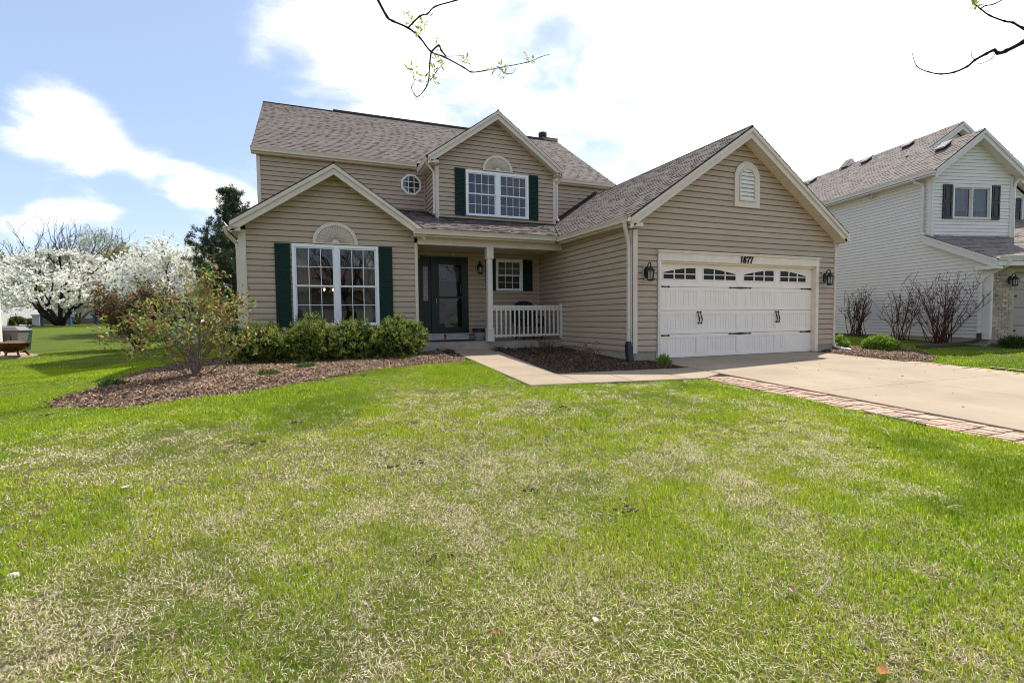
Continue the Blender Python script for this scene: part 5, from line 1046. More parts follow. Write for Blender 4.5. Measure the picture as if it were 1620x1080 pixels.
# ---- four evergreen shrubs under the wide window
def yew(x, y, w, d, h, label, seed):
    z = g1(x, y)+.03; t = thing('evergreen_shrub', (x, y, z), label, 'shrub', 'clipped shrubs under the front window'); r = np.random.default_rng(seed)
    n = 950; th = r.uniform(0, 2*math.pi, n); ph = np.arccos(r.uniform(-.72, 1, n)); bump = 1+.20*np.sin(3.3*th+seed)*np.sin(2.7*ph+seed*2)+r.normal(0, .09, n)
    dirs = np.stack([np.cos(th)*np.sin(ph), np.sin(th)*np.sin(ph), np.cos(ph)], 1)
    tip = dirs*np.array([w/2, d/2, h*.60])*bump[:, None]+np.array([x, y, z+h*.41]); tip[:, 2] = np.maximum(tip[:, 2], z+.04)
    core = np.array([x, y, z+h*.3])
    st = MB()
    for i in range(0, n, 6): st.tube([(x+r.normal(0, .08), y+r.normal(0, .06), z-.05), tuple(core*.5+tip[i]*.5+r.normal(0, .03, 3)), tuple(tip[i])], [.012, .007, .003], 4)
    st.build('stem', BARKD, t)
    m = 30; f = r.uniform(.45, 1.0, (n, m))**.6; sp = norm(dirs+np.array([0, 0, .35])+r.normal(0, .25, (n, 3))); L0 = r.uniform(.13, .26, n)
    C = tip[:, None, :]-sp[:, None, :]*((1-f)*L0[:, None]*2.0)[:, :, None]+r.normal(0, .022, (n, m, 3)); D = norm(sp[:, None, :]+r.normal(0, .65, (n, m, 3)))
    C = C.reshape(-1, 3); D = D.reshape(-1, 3); ff = f.ravel(); N = len(C)
    young = r.random(n) < .75; yg = np.repeat(young, m) & (ff > .80); cols = colmix(N, [(6, (.030, .055, .012)), (3, (.045, .075, .016)), (1, (.075, .105, .024))], .25); cols[yg] = colmix(yg.sum(), [(3, (.30, .36, .055)), (2, (.44, .46, .11)), (1, (.16, .24, .045))], .2)  # tips: lighter new growth, its colour brightened further to look sunlit
    leaves('foliage', C, D, r.uniform(.013, .024, N), r.uniform(.006, .010, N), cols, LEAFM, t)
yew(-.97, 11.14, 1.18, 1.1, .76, 'leftmost of the four evergreen shrubs below the front window, at the house corner', 1)
yew(-.05, 11.08, 1.0, 1.05, .86, 'second evergreen shrub from the house corner, its pointed top over the window sill', 2)
yew(.80, 11.10, 1.1, 1.05, .80, 'third evergreen shrub from the house corner, widest of the four below the window', 3)
yew(1.74, 11.14, 1.12, 1.1, .88, 'fourth evergreen shrub, tallest and rightmost, next to the porch step', 4)
# ---- reddish shrub on the mulch
def leafy_shrub(name, x, y, base_z, label, cat, stems, palette, nleaf, leaf, seed, barkm=BARKL, spread=.42, levels=(0, 1), jitter=.07, depth=2, shrink=.62):
    t = thing(name, (x, y, base_z), label, cat); rs = random.Random(seed); br = []
    for (az, tilt, ln, rad) in stems:
        d = (math.cos(az)*math.sin(tilt), math.sin(az)*math.sin(tilt), math.cos(tilt)); grow((x+rs.gauss(0, .03), y+rs.gauss(0, .03), base_z-.05), d, ln, rad, depth, spread, .12, .12, (2, 3), shrink, 6, rs, br)
    limbs(t, br, barkm, 'trunk'); C, D = twig_points(br, levels, .03); k = RNG.choice(len(C), nleaf); kc = RNG.choice(len(C), nleaf//7); k = np.repeat(kc, 7)[:nleaf]; k = np.concatenate([k, k[:nleaf-len(k)]]); P = C[k]+np.repeat(RNG.normal(0, jitter, (nleaf//7+1, 3)), 7, 0)[:nleaf]+RNG.normal(0, .035*leaf/.036, (nleaf, 3)); Dd = norm(RNG.normal(0, 1, (nleaf, 3))+D[k]*.5+np.array([0, 0, .1]))
    leaves('crown', P, Dd, RNG.uniform(leaf*.6, leaf*1.2, nleaf), RNG.uniform(leaf*.28, leaf*.5, nleaf), colmix(nleaf, palette, .22), LEAFM, t); return t
RED = [(7, (.20, .26, .05)), (5, (.34, .38, .10)), (2.2, (.42, .13, .05)), (1.6, (.46, .24, .07)), (2, (.11, .15, .03))]
st = [(math.radians(a), math.radians(tl*.72), ln*.80, r*.7) for a, tl, ln, r in ((168, 58, .80, .024), (190, 38, 1.05, .034), (150, 30, 1.1, .030), (110, 22, 1.15, .032), (70, 16, 1.2, .036), (20, 30, 1.15, .032), (-10, 46, 1.05, .030), (250, 28, 1.0, .028), (300, 25, 1.1, .030), (205, 52, 1.0, .024), (10, 58, .95, .022))]
leafy_shrub('serviceberry_shrub', -1.87, 9.73, g1(-1.87, 9.73)+.06, 'many stemmed shrub with reddish new leaves on the left mulch mound', 'shrub', st, RED, 3700, .040, 5, spread=.5, shrink=.66, jitter=.085)
PUR = [(3, (.10, .12, .03)), (2, (.16, .05, .04)), (2, (.13, .15, .035)), (1.5, (.12, .025, .06)), (1, (.22, .10, .03))]
st2 = [(math.radians(a), math.radians(tl), 1.25, .035) for a, tl in ((180, 40), (150, 25), (100, 18), (20, 30), (-20, 42), (240, 25), (300, 30))]
leafy_shrub('plum_shrub', -6.0, 21.86, g1(-6, 21.86), 'smaller purple tinged shrub on the lawn behind the reddish one', 'shrub', st2, PUR, 7000, .065, 9, BARK, .5, jitter=.18)
# ---- blossom trees
def blossom(px, Y, w, h, label, seed, n=15000, trunk=.22, clear=1.5, palette=None, size=.10):
    x, y, z = place(px, Y); t = thing('blossom_tree', (x, y, z), label, 'tree', 'white blossoming crab apple trees'); rs = random.Random(seed); br = []
    for k in range(6):
        a = k*math.pi*2/6+rs.uniform(-.4, .4); d = (math.cos(a), math.sin(a)*.8, rs.uniform(.55, 1.0)); grow((x+rs.gauss(0, .1), y, z-.1), d, w*.36, trunk*.7, 3, .55, .16, .25, (2, 3), .62, 6, rs, br, .01)
    limbs(t, br, BARKD); C, D = twig_points(br, (0, 1), .12)
    # keep the crown a low dome
    cx = np.array([x, y, z+h*.42]); rel = (C-cx)/np.array([w/2, w/2, h*.60]); q = np.linalg.norm(rel, axis=1); C = np.where((q > 1)[:, None], cx+rel/np.maximum(q, 1)[:, None]*np.array([w/2, w/2, h*.60]), C)
    # sprays growing from the dome, drooping a little outwards
    m = n//14; th = RNG.uniform(0, 2*math.pi, m); ph = np.arccos(RNG.uniform(-.38, 1, m)); rr = RNG.uniform(.55, 1.03, m); lump = 1+.13*np.sin(4*th+seed)+.08*np.sin(7*th+3*ph)
    E = cx+np.stack([np.cos(th)*np.sin(ph)*w/2, np.sin(th)*np.sin(ph)*w/2, np.cos(ph)*h*.58], 1)*(rr*lump)[:, None]
    k = RNG.choice(len(C), m//3); E[:m//3] = C[k]
    out = norm(norm(E-cx)*np.array([1.2, 1.2, .35])+RNG.normal(0, .28, (m, 3))+np.array([.0, 0, .16])); f = RNG.uniform(-1, 1, (m, 14)); Ls = RNG.uniform(.25, .62, m)
    P = (E[:, None, :]+out[:, None, :]*(f*Ls[:, None])[:, :, None]+RNG.normal(0, .045, (m, 14, 3))).reshape(-1, 3); N = len(P)
    cols = colmix(N, palette or [(8, (.90, .88, .82)), (4, (.84, .83, .77)), (1.5, (.30, .34, .14)), (.7, (.14, .17, .07))], .08)
    leaves('crown', P, norm(RNG.normal(0, 1, (N, 3))), RNG.uniform(size*.5, size, N), RNG.uniform(size*.4, size*.75, N), cols, PETAL, t)
    return t
blossom(97, 47, 11.0, 5.1, 'wide white blossom tree with dark forked trunks, nearest the left edge', 21, 36000, clear=1.6)
blossom(183, 50, 6.6, 4.7, 'white blossom tree between the wide one and the reddish shrub', 22, 24000)
blossom(292, 33, 7.2, 5.0, 'tall white blossom tree rising behind the reddish shrub', 23, 32000, size=.085)
# ---- trees behind them
def round_tree(name, px, Y, w, h, label, palette, seed, n, leaf, depth=4, bark=BARK, crownfrac=.75):
    x, y, z = place(px, Y); t = thing(name, (x, y, z), label, 'tree'); rs = random.Random(seed); br = []
    grow((x, y, z-.2), (0, 0, 1), h*.26, h*.022, 0, .4, .04, .2, (3, 4), .7, 5, rs, br)
    top = br[0][0][-1]
    for k in range(7):
        a = k*2*math.pi/7+rs.uniform(-.3, .3); tl = rs.uniform(.15, .75); grow(top, (math.cos(a)*math.sin(tl), math.sin(a)*math.sin(tl), math.cos(tl)), h*.30, h*.014, depth-1, .42, .10, .2, (2, 3), .66, 5, rs, br, .012)
    limbs(t, br, bark)
    if n:
        C, D = twig_points(br, (0, 1), .15); k = RNG.choice(len(C), n); P = C[k]+RNG.normal(0, leaf*1.6, (n, 3)); cx = np.array([x, y, z+h*(1-crownfrac/2)]); R_ = np.array([w/2, w/2, h*crownfrac/2]); rel = (P-cx)/R_; q = np.linalg.norm(rel, axis=1); P = P[q < 1.25]; N = len(P)
        leaves('crown', P, norm(RNG.normal(0, 1, (N, 3))), RNG.uniform(leaf*.5, leaf, N), RNG.uniform(leaf*.3, leaf*.6, N), colmix(N, palette, .2), LEAFM, t)
    return t
def bush_tree(name, px, Y, w, h, label, palette, seed, n, leaf, cat='tree', group=None, z0=.12):
    x, y, z = place(px, Y); t = thing(name, (x, y, z), label, cat, group); rs = random.Random(seed); br = []
    for k in range(7): a = k*.9; grow((x, y, z-.1), (math.cos(a)*.6, math.sin(a)*.6, 1), h*.5, h*.02, 2, .5, .1, .1, (2, 2), .6, 5, rs, br, .008)
    limbs(t, br, BARK)
    th = RNG.uniform(0, 2*math.pi, n); ph = np.arccos(RNG.uniform(-.7, 1, n)); r = RNG.uniform(.25, 1, n)**.45*(1+.16*np.sin(5*th+seed)*np.sin(4*ph))+RNG.normal(0, .05, n)
    P = np.array([x, y, z+h*(.5+z0/2)])+np.stack([np.cos(th)*np.sin(ph)*w/2, np.sin(th)*np.sin(ph)*w/2, np.cos(ph)*h*.5*(1-z0)], 1)*r[:, None]
    leaves('crown', P, norm(RNG.normal(0, 1, (n, 3))), RNG.uniform(leaf*.5, leaf, n), RNG.uniform(leaf*.35, leaf*.7, n), colmix(n, palette, .25), LEAFM, t); return t
bush_tree('budding_tree', 163, 78, 6.8, 12.0, 'tall round tree with thin pale green buds behind the blossom trees', [(3, (.22, .24, .09)), (2, (.16, .17, .08)), (2, (.30, .30, .14))], 31, 5200, .11, z0=.45)
bush_tree('golden_tree', 200, 66, 6.8, 8.4, 'golden green leafing tree between the blossom trees and the budding tree', [(4, (.28, .22, .03)), (3, (.22, .19, .03)), (1, (.14, .13, .03))], 33, 9000, .15)
bush_tree('olive_shrub_tree', 3, 70, 3.4, 7.6, 'brownish green tree above the low roof at the left edge', [(3, (.16, .14, .05)), (2, (.2, .16, .06))], 34, 3000, .24)
bush_tree('dark_hedge_tree', 122, 72, 3.2, 7.9, 'dark green bushy tree peeping out right of the bare branches', [(3, (.06, .08, .04)), (2, (.09, .10, .05))], 35, 2500, .22)
def bare(px, Y, h, label, seed):
    return round_tree('bare_tree', px, Y, 10, h, label, [], seed, 0, .1, depth=3, bark=mat('grey_bark', (.30, .27, .25), .9, .2, 20))
bare(72, 62, 7.3, 'leafless grey tree whose twigs stand above the wide blossom tree', 36)
bare(32, 66, 6.8, 'smaller leafless tree left of the other bare one', 37)
# clipped bushes and low hedge by the far house
for px, Y, w, h, lab in ((27, 55, 1.25, .8, 'clipped green bush narrowing to its foot, left of the white pillar'), (47, 56, 1.1, .6, 'low clipped bush right beside the taller clipped one'), (180, 58, 3.0, 1.1, 'low green bush right of the lone blue post'), (85, 58, 3.0, .8, 'low dark hedge behind the trunk of the wide blossom tree')):
    bush_tree('clipped_bush', px, Y, w, h, lab, [(3, (.07, .10, .025)), (2, (.05, .07, .02)), (1, (.16, .17, .04))], int(px), 1300, .10, 'bush', z0=0)
# ---- pine behind the house corner
def pine(px, Y, h, label, seed):
    x, y, z = place(px, Y); t = thing('pine_tree', (x, y, z), label, 'tree'); rs = random.Random(seed); mb = MB(); mb.tube([(x, y, z-.2), (x+.06, y, z+h*.5), (x+.02, y, z+h*.93), (x+.02, y, z+h)], [.2, .13, .05, .02], 7); C = []; D = []
    zz = h*.10
    while zz < h*.985:
        R_ = max(.25, 2.1*min(1, (1-zz/h)*1.9)*rs.uniform(.75, 1.1)); k = rs.randint(5, 7); a0 = rs.uniform(0, 6)
        for j in range(k):
            a = a0+j*2*math.pi/k+rs.uniform(-.3, .3); L_ = R_*rs.uniform(.6, 1.1); p0 = np.array([x, y, z+zz]); p1 = p0+np.array([math.cos(a)*L_*.6, math.sin(a)*L_*.6, L_*.05]); p2 = p0+np.array([math.cos(a)*L_, math.sin(a)*L_, L_*.34]); mb.tube([p0, p1, p2], [.035, .022, .01], 4)
            for f in np.linspace(.25, 1.0, max(3, int(L_/.20))):
                q = p0*(1-f)**2+2*p1*f*(1-f)+p2*f*f
                for _ in range(3):
                    qq = q+np.array([rs.gauss(0, .20), rs.gauss(0, .20), rs.gauss(0, .12)]); C.append(qq); D.append(np.array([math.cos(a), math.sin(a), .8])+np.array([rs.gauss(0, .4), rs.gauss(0, .4), rs.gauss(0, .3)]))
        zz += h*.062
    mb.build('trunk', BARK, t, smooth=True); C = np.array(C); D = norm(np.array(D)); m = 46; n = len(C)
    dd = norm(D[:, None, :]*.7+RNG.normal(0, .55, (n, m, 3))); P = C[:, None, :]+dd*.085+RNG.normal(0, .05, (n, m, 3)); P = P.reshape(-1, 3); N = len(P)
    leaves('crown', P, dd.reshape(-1, 3), RNG.uniform(.06, .105, N), RNG.uniform(.009, .016, N), colmix(N, [(4, (.045, .07, .028)), (3, (.065, .095, .04)), (1.5, (.10, .12, .05))], .25), NEEDLE, t)
pine(373, 29, 7.3, 'dark green pine rising behind the left corner of the tan house', 41)
# ---- three red twig dogwoods by the white house
def dogwood(u, v, w, h, n, label, seed):
    p = nl(u, v, 0); z = g1(p[0], p[1])+.02; t = thing('red_twig_shrub', (p[0], p[1], z), label, 'shrub', 'bare red twig shrubs by the white wall'); rs = random.Random(seed); mb = MB(); C = []
    for i in range(n):
        a = rs.uniform(0, 2*math.pi); tl = abs(rs.gauss(.30, .22)); L_ = h*rs.uniform(.78, 1.08); d = NU*math.cos(a)*.55*1.0; d3 = np.array([*(NV*math.cos(a)+NU*math.sin(a)*.7), 0])*math.sin(tl)*w/1.6+np.array([0, 0, math.cos(tl)])
        p0 = np.array([p[0], p[1], z-.03])+np.array([*(NV*rs.gauss(0, .13)+NU*rs.gauss(0, .08)), 0]); pts = [p0]; 
        for k in range(5): d3 = d3+np.array([rs.gauss(0, .10), rs.gauss(0, .10), .05]); pts.append(pts[-1]+d3/np.linalg.norm(d3)*L_/5)
        mb.tube(pts, [.011, .010, .008, .007, .005, .003], 4)
        for k in range(2, 6):
            for _ in range(2 if k < 5 else 1):
                e = np.array([rs.gauss(0, .6), rs.gauss(0, .6), rs.uniform(.3, 1)]); e /= np.linalg.norm(e); b = pts[k]; l2 = rs.uniform(.12, .34); q = [b, b+e*l2*.5, b+e*l2+np.array([0, 0, l2*.2])]; mb.tube(q, [.006, .005, .003], 3); C += [q[1], q[2], q[2]]
    mb.build('stem', mat('red_twig', (.075, .016, .016), .6, .25, 12), t); C = np.array(C); k = RNG.choice(len(C), 700); P = C[k]+RNG.normal(0, .025, (700, 3))
    leaves('leaf_buds', P, norm(RNG.normal(0, 1, (700, 3))), RNG.uniform(.012, .028, 700), RNG.uniform(.006, .014, 700), colmix(700, [(2, (.05, .05, .02)), (2, (.08, .035, .025)), (1, (.10, .11, .03))], .25), LEAFM, t, kind='stuff')
dogwood(-.55, 3.75, 1.6, 1.5, 30, 'bare red twig shrub half hidden by the garage corner', 51)
dogwood(-.55, 2.1, 1.5, 1.4, 18, 'thin bare red twig shrub, middle of the three by the white wall', 52)
dogwood(-.6, .85, 1.9, 1.9, 42, 'tallest and densest bare red twig shrub, nearest the white house front', 53)
# ---- small plants
def tuft(name, x, y, r, h, n, palette, label, cat, leaf=(.035, .009), group=None, up=.9, zoff=.04, seed=1):
    z = g1(x, y)+zoff; t = thing(name, (x, y, z), label, cat, group); a = RNG.uniform(0, 2*math.pi, n); q = np.sqrt(RNG.random(n))
    c = np.stack([x+np.cos(a)*q*r, y+np.sin(a)*q*r, z+h*RNG.uniform(.08, 1, n)*(1-.5*q*q)], 1); d = norm(np.stack([np.cos(a)*q, np.sin(a)*q, np.full(n, up)], 1)+RNG.normal(0, .45, (n, 3)))
    st = MB()
    for i in range(7): st.tube([(x, y, z-.03), tuple(c[i])], [.006, .003], 4)
    st.build('stem', BARK, t); leaves('foliage', c, d, RNG.uniform(leaf[0]*.6, leaf[0]*1.3, n), RNG.uniform(leaf[1]*.7, leaf[1]*1.4, n), colmix(n, palette, .2), LEAFM, t); return t
GRN = [(3, (.09, .16, .03)), (2, (.06, .12, .03)), (1, (.14, .20, .05))]; LIME = [(4, (.20, .32, .04)), (3, (.14, .24, .03)), (2, (.28, .38, .07))]
tuft('sprouting_perennial', -.73, 9.23, .17, .11, 420, GRN, 'small green sprouting plant on the mulch, nearer of the two below the shrubs', 'plant', group='sprouts on the left mulch')
tuft('sprouting_perennial', -.15, 9.98, .16, .12, 420, GRN, 'small green sprouting plant on the mulch right below the middle shrubs', 'plant', group='sprouts on the left mulch')
tuft('sprouting_perennial', -3.0, 9.72, .20, .14, 420, GRN, 'small dark green sprouting plant at the left end of the mulch mound', 'plant', group='sprouts on the left mulch')
tuft('spring_shrub', 13.95, 8.55, .42, .44, 2600, LIME, 'rounded bright green shrub on the mulch right of the driveway', 'shrub', leaf=(.04, .018), zoff=.03)
tuft('leafy_perennial', 12.98, 9.05, .26, .40, 650, LIME, 'bright green leafy plant against the right garage corner', 'plant', leaf=(.07, .020), up=1.3)
tuft('leafy_perennial', 6.72, 8.35, .15, .24, 300, LIME, 'young green plant at the left foot of the garage door', 'plant', leaf=(.06, .010), up=1.6, zoff=-.02)
for u, v, lab in ((.25, -.42, 'dark green grassy tuft at the foot of the brick garage front'), (1.35, -.55, 'dark green tuft cut by the right edge of the photo')):
    p = nl(u, v, 0); tuft('grassy_tuft', p[0], p[1], .30, .28, 900, [(3, (.05, .11, .02)), (2, (.04, .08, .02))], lab, 'plant', leaf=(.08, .008), up=1.6)
p = nl(.85, -1.0, 0); tuft('yellow_green_plant', p[0], p[1], .10, .3, 60, LIME, 'thin yellow green seedling beside the dark tufts at the right edge', 'plant', leaf=(.04, .02), up=1.3)
def dry_shrub(x, y, w, h, n, label, seed, green=.2):
    z = g1(x, y)-.02; t = thing('dry_shrub', (x, y, z), label, 'shrub', 'dry shrubs in the porch bed'); rs = random.Random(seed); mb = MB(); C = []
    for i in range(n):
        a = rs.uniform(0, 6.28); tl = rs.uniform(.1, .8); L_ = h*rs.uniform(.7, 1.1); d = np.array([math.cos(a)*math.sin(tl)*w/h, math.sin(a)*math.sin(tl)*w/h, math.cos(tl)]); p = np.array([x+rs.gauss(0, .04), y+rs.gauss(0, .04), z-.02]); pts = [p]
        for k in range(4): d = d+np.array([rs.gauss(0, .12), rs.gauss(0, .12), .05]); pts.append(pts[-1]+d*L_/4)
        mb.tube(pts, [.006, .005, .004, .002], 4) if len(pts) == 4 else mb.tube(pts, [.007, .006, .005, .004, .002], 4); C += pts[2:]
    mb.build('stem', mat('dry_stem', (.20, .13, .09), .8, .3, 15), t); C = np.array(C); m = n*16; k = RNG.choice(len(C), m); P = C[k]+RNG.normal(0, .03, (m, 3))
    leaves('foliage', P, norm(RNG.normal(0, 1, (m, 3))), RNG.uniform(.012, .03, m), RNG.uniform(.006, .014, m), colmix(m, [(3, (.13, .055, .035)), (2, (.20, .09, .05)), (6*green, (.09, .11, .03))], .3), LEAFM, t)
dry_shrub(4.95, 8.42, .36, .46, 34, 'rusty brown twiggy shrub in the bed before the garage side wall', 61)
dry_shrub(5.35, 11.1, .34, .34, 30, 'brown dry shrub against the right end of the porch', 62, .02)
dry_shrub(4.86, 10.75, .14, .24, 10, 'small pale dry stalks in the middle of the porch bed', 63, .02)
dry_shrub(4.30, 11.75, .30, .14, 20, 'heap of low dry brown stems beside the porch walk', 64, 0)
n = 420; x = np.concatenate([RNG.normal(4.25, .18, 150), RNG.normal(3.0, .16, 140), RNG.normal(5.2, .3, 130)]); y = np.concatenate([RNG.normal(11.9, .12, 150), RNG.normal(11.7, .25, 140), RNG.normal(11.7, .2, 130)])
k = (y < 12.2) & (inpoly(x, y, MID_BED) | inpoly(x, y, LEFT_BED)); x = x[k]; y = y[k]; c = np.stack([x, y, G(x, y)+.05+RNG.uniform(-.02, .05, len(x))], 1)
leaves('dead_leaves', c, norm(RNG.normal(0, 1, (len(x), 3))*np.array([1, 1, .4])), RNG.uniform(.025, .045, len(x)), RNG.uniform(.012, .025, len(x)), colmix(len(x), [(2, (.10, .045, .03)), (2, (.16, .08, .05)), (1, (.06, .03, .025))], .3), LEAFM, None, kind='stuff')
# ---- street tree behind the camera whose twigs hang into the picture
T = thing('street_tree', (1.6, -3.2, g1(1.6, -3.2)), 'budding twigs of a street tree hanging into the sky from above', 'tree')
rs = random.Random(71); br = []; tz = g1(1.6, -3.2)
grow((1.6, -3.2, tz-.1), (0, 0, 1), 3.0, .13, 0, .3, .02, .1, (2, 2), .7, 6, rs, br); top = br[0][0][-1]
for k in range(8):
    a = math.pi*(1.0+k/7.0)+rs.uniform(-.1, .1); grow(top-np.array([0, 0, rs.uniform(0, .6)]), (math.cos(a), math.sin(a)*.9-.2, rs.uniform(.7, 1.5)), 1.9, .06, 3, .45, .1, .15, (2, 2), .68, 5, rs, br, .004)
limbs(T, br, BARKD)
def twig(pts, r0, r1, name='branch', n=6):
    mb = MB(); pts = [np.array(p, float) for p in pts]; P = []; m = 4
    for i in range(len(pts)-1):                                # Catmull-Rom smoothing
        a, b, c, d = pts[max(i-1, 0)], pts[i], pts[i+1], pts[min(i+2, len(pts)-1)]
        for f in np.linspace(0, 1, m, endpoint=False): P.append(.5*((2*b)+(-a+c)*f+(2*a-5*b+4*c-d)*f*f+(-a+3*b-3*c+d)*f**3))
    P.append(pts[-1]); k = len(P); r0 *= .66; r1 *= .7; R_ = [(r0+(r1-r0)*(i/(k-1))**.7)*(1.35 if (i % m == 0 and 0 < i < k-1) else 1) for i in range(k)]
    mb.tube(P, R_, n); return mb.build(name, BARKD, T, smooth=True)
twig([(1.5, -3.1, tz+2.7), (.9, -1.2, 2.35), (.45, 1.0, 2.75), (.30, 2.7, 2.42), (.34, 3.21, 2.16), (.40, 3.28, 2.07), (.43, 3.27, 1.99)], .05, .0125)
twig([(.43, 3.27, 1.99), (.48, 3.25, 1.89), (.51, 3.23, 1.86), (.6, 3.2, 1.82), (.67, 3.19, 1.77), (.74, 3.18, 1.69), (.83, 3.21, 1.69), (.96, 3.2, 1.64), (1.01, 3.2, 1.62), (1.09, 3.2, 1.64), (1.22, 3.21, 1.69), (1.42, 3.21, 1.76), (1.52, 3.2, 1.81), (1.59, 3.2, 1.84)], .0125, .002)
twig([(.6, 3.2, 1.82), (.66, 3.12, 1.86), (.69, 3.05, 1.84), (.73, 3.01, 1.87), (.83, 2.89, 1.86), (.94, 2.79, 1.88)], .0075, .005)
twig([(.74, 3.18, 1.69), (.73, 3.19, 1.61), (.72, 3.18, 1.51), (.7, 3.19, 1.46), (.65, 3.21, 1.41), (.62, 3.23, 1.47), (.64, 3.24, 1.52), (.63, 3.25, 1.61)], .0078, .0016)
twig([(.73, 3.18, 1.51), (.76, 3.14, 1.55), (.8, 3.11, 1.6)], .0035, .002)
twig([(.74, 3.18, 1.69), (.79, 3.18, 1.74), (.80, 3.16, 1.70), (.84, 3.19, 1.685)], .008, .006); twig([(.84, 3.2, 1.69), (.93, 3.18, 1.70), (.99, 3.18, 1.72)], .003, .0012); twig([(1.22, 3.21, 1.69), (1.24, 3.2, 1.655), (1.30, 3.2, 1.66), (1.33, 3.2, 1.70)], .004, .002)
twig([(1.7, -3.1, tz+2.9), (3.0, -1.2, 2.5), (3.95, .8, 2.25), (4.22, 1.5, 1.80), (4.18, 1.65, 1.73), (4.17, 1.76, 1.69), (4.13, 1.83, 1.66), (4.09, 1.85, 1.65), (4.07, 1.86, 1.67), (4.03, 1.88, 1.65), (4.01, 1.93, 1.63), (3.99, 1.96, 1.6), (3.95, 2.01, 1.58), (3.92, 2.07, 1.59), (3.88, 2.12, 1.62), (3.86, 2.18, 1.68), (3.86, 2.21, 1.78)], .03, .0022)
twig([(4.08, 1.85, 1.66), (4.04, 1.86, 1.61), (3.98, 1.88, 1.58), (3.96, 1.89, 1.58)], .0035, .0016); twig([(4.01, 1.93, 1.63), (3.99, 1.94, 1.66), (4.0, 1.94, 1.72)], .003, .0015)
twig([(3.95, .8, 2.25), (4.1, 1.3, 1.85), (4.18, 1.65, 1.67), (4.11, 1.74, 1.75), (4.11, 1.79, 1.81), (4.07, 1.81, 1.82), (4.01, 1.86, 1.87), (3.99, 1.9, 1.93), (3.97, 1.91, 1.95), (3.95, 1.92, 1.98), (3.94, 1.92, 2.02)], .014, .003); twig([(3.99, 1.9, 1.93), (3.98, 1.87, 1.93), (4.01, 1.84, 1.93), (4.04, 1.77, 1.95)], .006, .004)
C = []; D = []
for (px, py, d) in [(664, 52, 3.1), (668, 40, 3.1), (676, 24, 3.0), (650, 36, 3.1), (690, 70, 3.17), (655, 100, 3.17), (650, 110, 3.17), (659, 120, 3.17), (692, 96, 3.1), (688, 110, 3.12), (697, 104, 3.1), (686, 128, 3.13), (672, 128, 3.15), (661, 156, 3.15), (735, 98, 3.25), (739, 96, 3.25), (779, 112, 3.3), (793, 104, 3.35), (797, 112, 3.35), (798, 118, 3.35), (837, 90, 3.42), (839, 96, 3.42), (1541, 2, 3.15), (1545, 5, 3.15), (1538, 8, 3.15), (1556, 2, 3.12), (644, 28, 3.08), (670, 46, 3.1)]:
    p = ray(px, py)*d
    for _ in range(9):
        e = norm(RNG.normal(0, 1, 3)+np.array([0, 0, .55])); C.append(p+e*.026+RNG.normal(0, .008, 3)); D.append(e)
leaves('young_leaves', np.array(C), np.array(D), RNG.uniform(.012, .027, len(C)), RNG.uniform(.0035, .0065, len(C)), colmix(len(C), [(3, (.52, .56, .08)), (2, (.42, .48, .08)), (1, (.60, .52, .12))], .15), LEAFM, T)
# ---- across the street, seen only as reflections in the glass
for i, (x, y, h) in enumerate(((-9, -21, 11), (6, -24, 12.5), (17, -22, 11))):
    t = thing('street_tree', (x, y, g1(x, y)), ('leafing tree across the street mirrored in the windows, ')+('westernmost', 'middle', 'easternmost')[i], 'tree', 'trees across the street'); rs = random.Random(80+i); br = []
    grow((x, y, g1(x, y)-.1), (0, 0, 1), h*.25, h*.02, 0, .3, .03, .1, (2, 2), .7, 5, rs, br); top = br[0][0][-1]
    for k in range(8): a = k*.8; grow(top, (math.cos(a), math.sin(a), rs.uniform(.7, 1.6)), h*.32, h*.012, 3, .45, .1, .15, (2, 3), .66, 5, rs, br, .02)
    limbs(t, br, BARK)
    if i == 0:
        C, D = twig_points(br, (0, 1), .2); k = RNG.choice(len(C), 5000); P = C[k]+RNG.normal(0, .3, (5000, 3)); leaves('crown', P, norm(RNG.normal(0, 1, (5000, 3))), .22, .13, colmix(5000, [(3, (.06, .08, .03)), (2, (.10, .12, .04))]), LEAFM, t)
mb = MB(); mb.box(-70, 70, -20, -12.6, -2.2, -2.02); o = mb.build('street', mat('asphalt', (.06, .058, .055), .9, .1, 8)); o['kind'] = 'structure'
t = thing('brick_house', (1, -36, -2), 'house across the street mirrored in the front door glass', 'house'); mb = MB(); mb.box(-9, 10, -44, -35, -2.4, 3.2); mb.build('wall', mat('opposite_wall', (.45, .42, .38), .7), t); mb = MB(); mb.extrude([(-10, -34.4, 3.2), (-10, -44.6, 3.2), (-10, -39.5, 6.6)], (21, 0, 0)); mb.build('roof', RIDGER, t)
for x in (-6, -1.5, 4, 8): mb = MB(); mb.box(x-.6, x+.6, -35, -34.95, -.8, .9); mb.build('window', NGLASS, t)
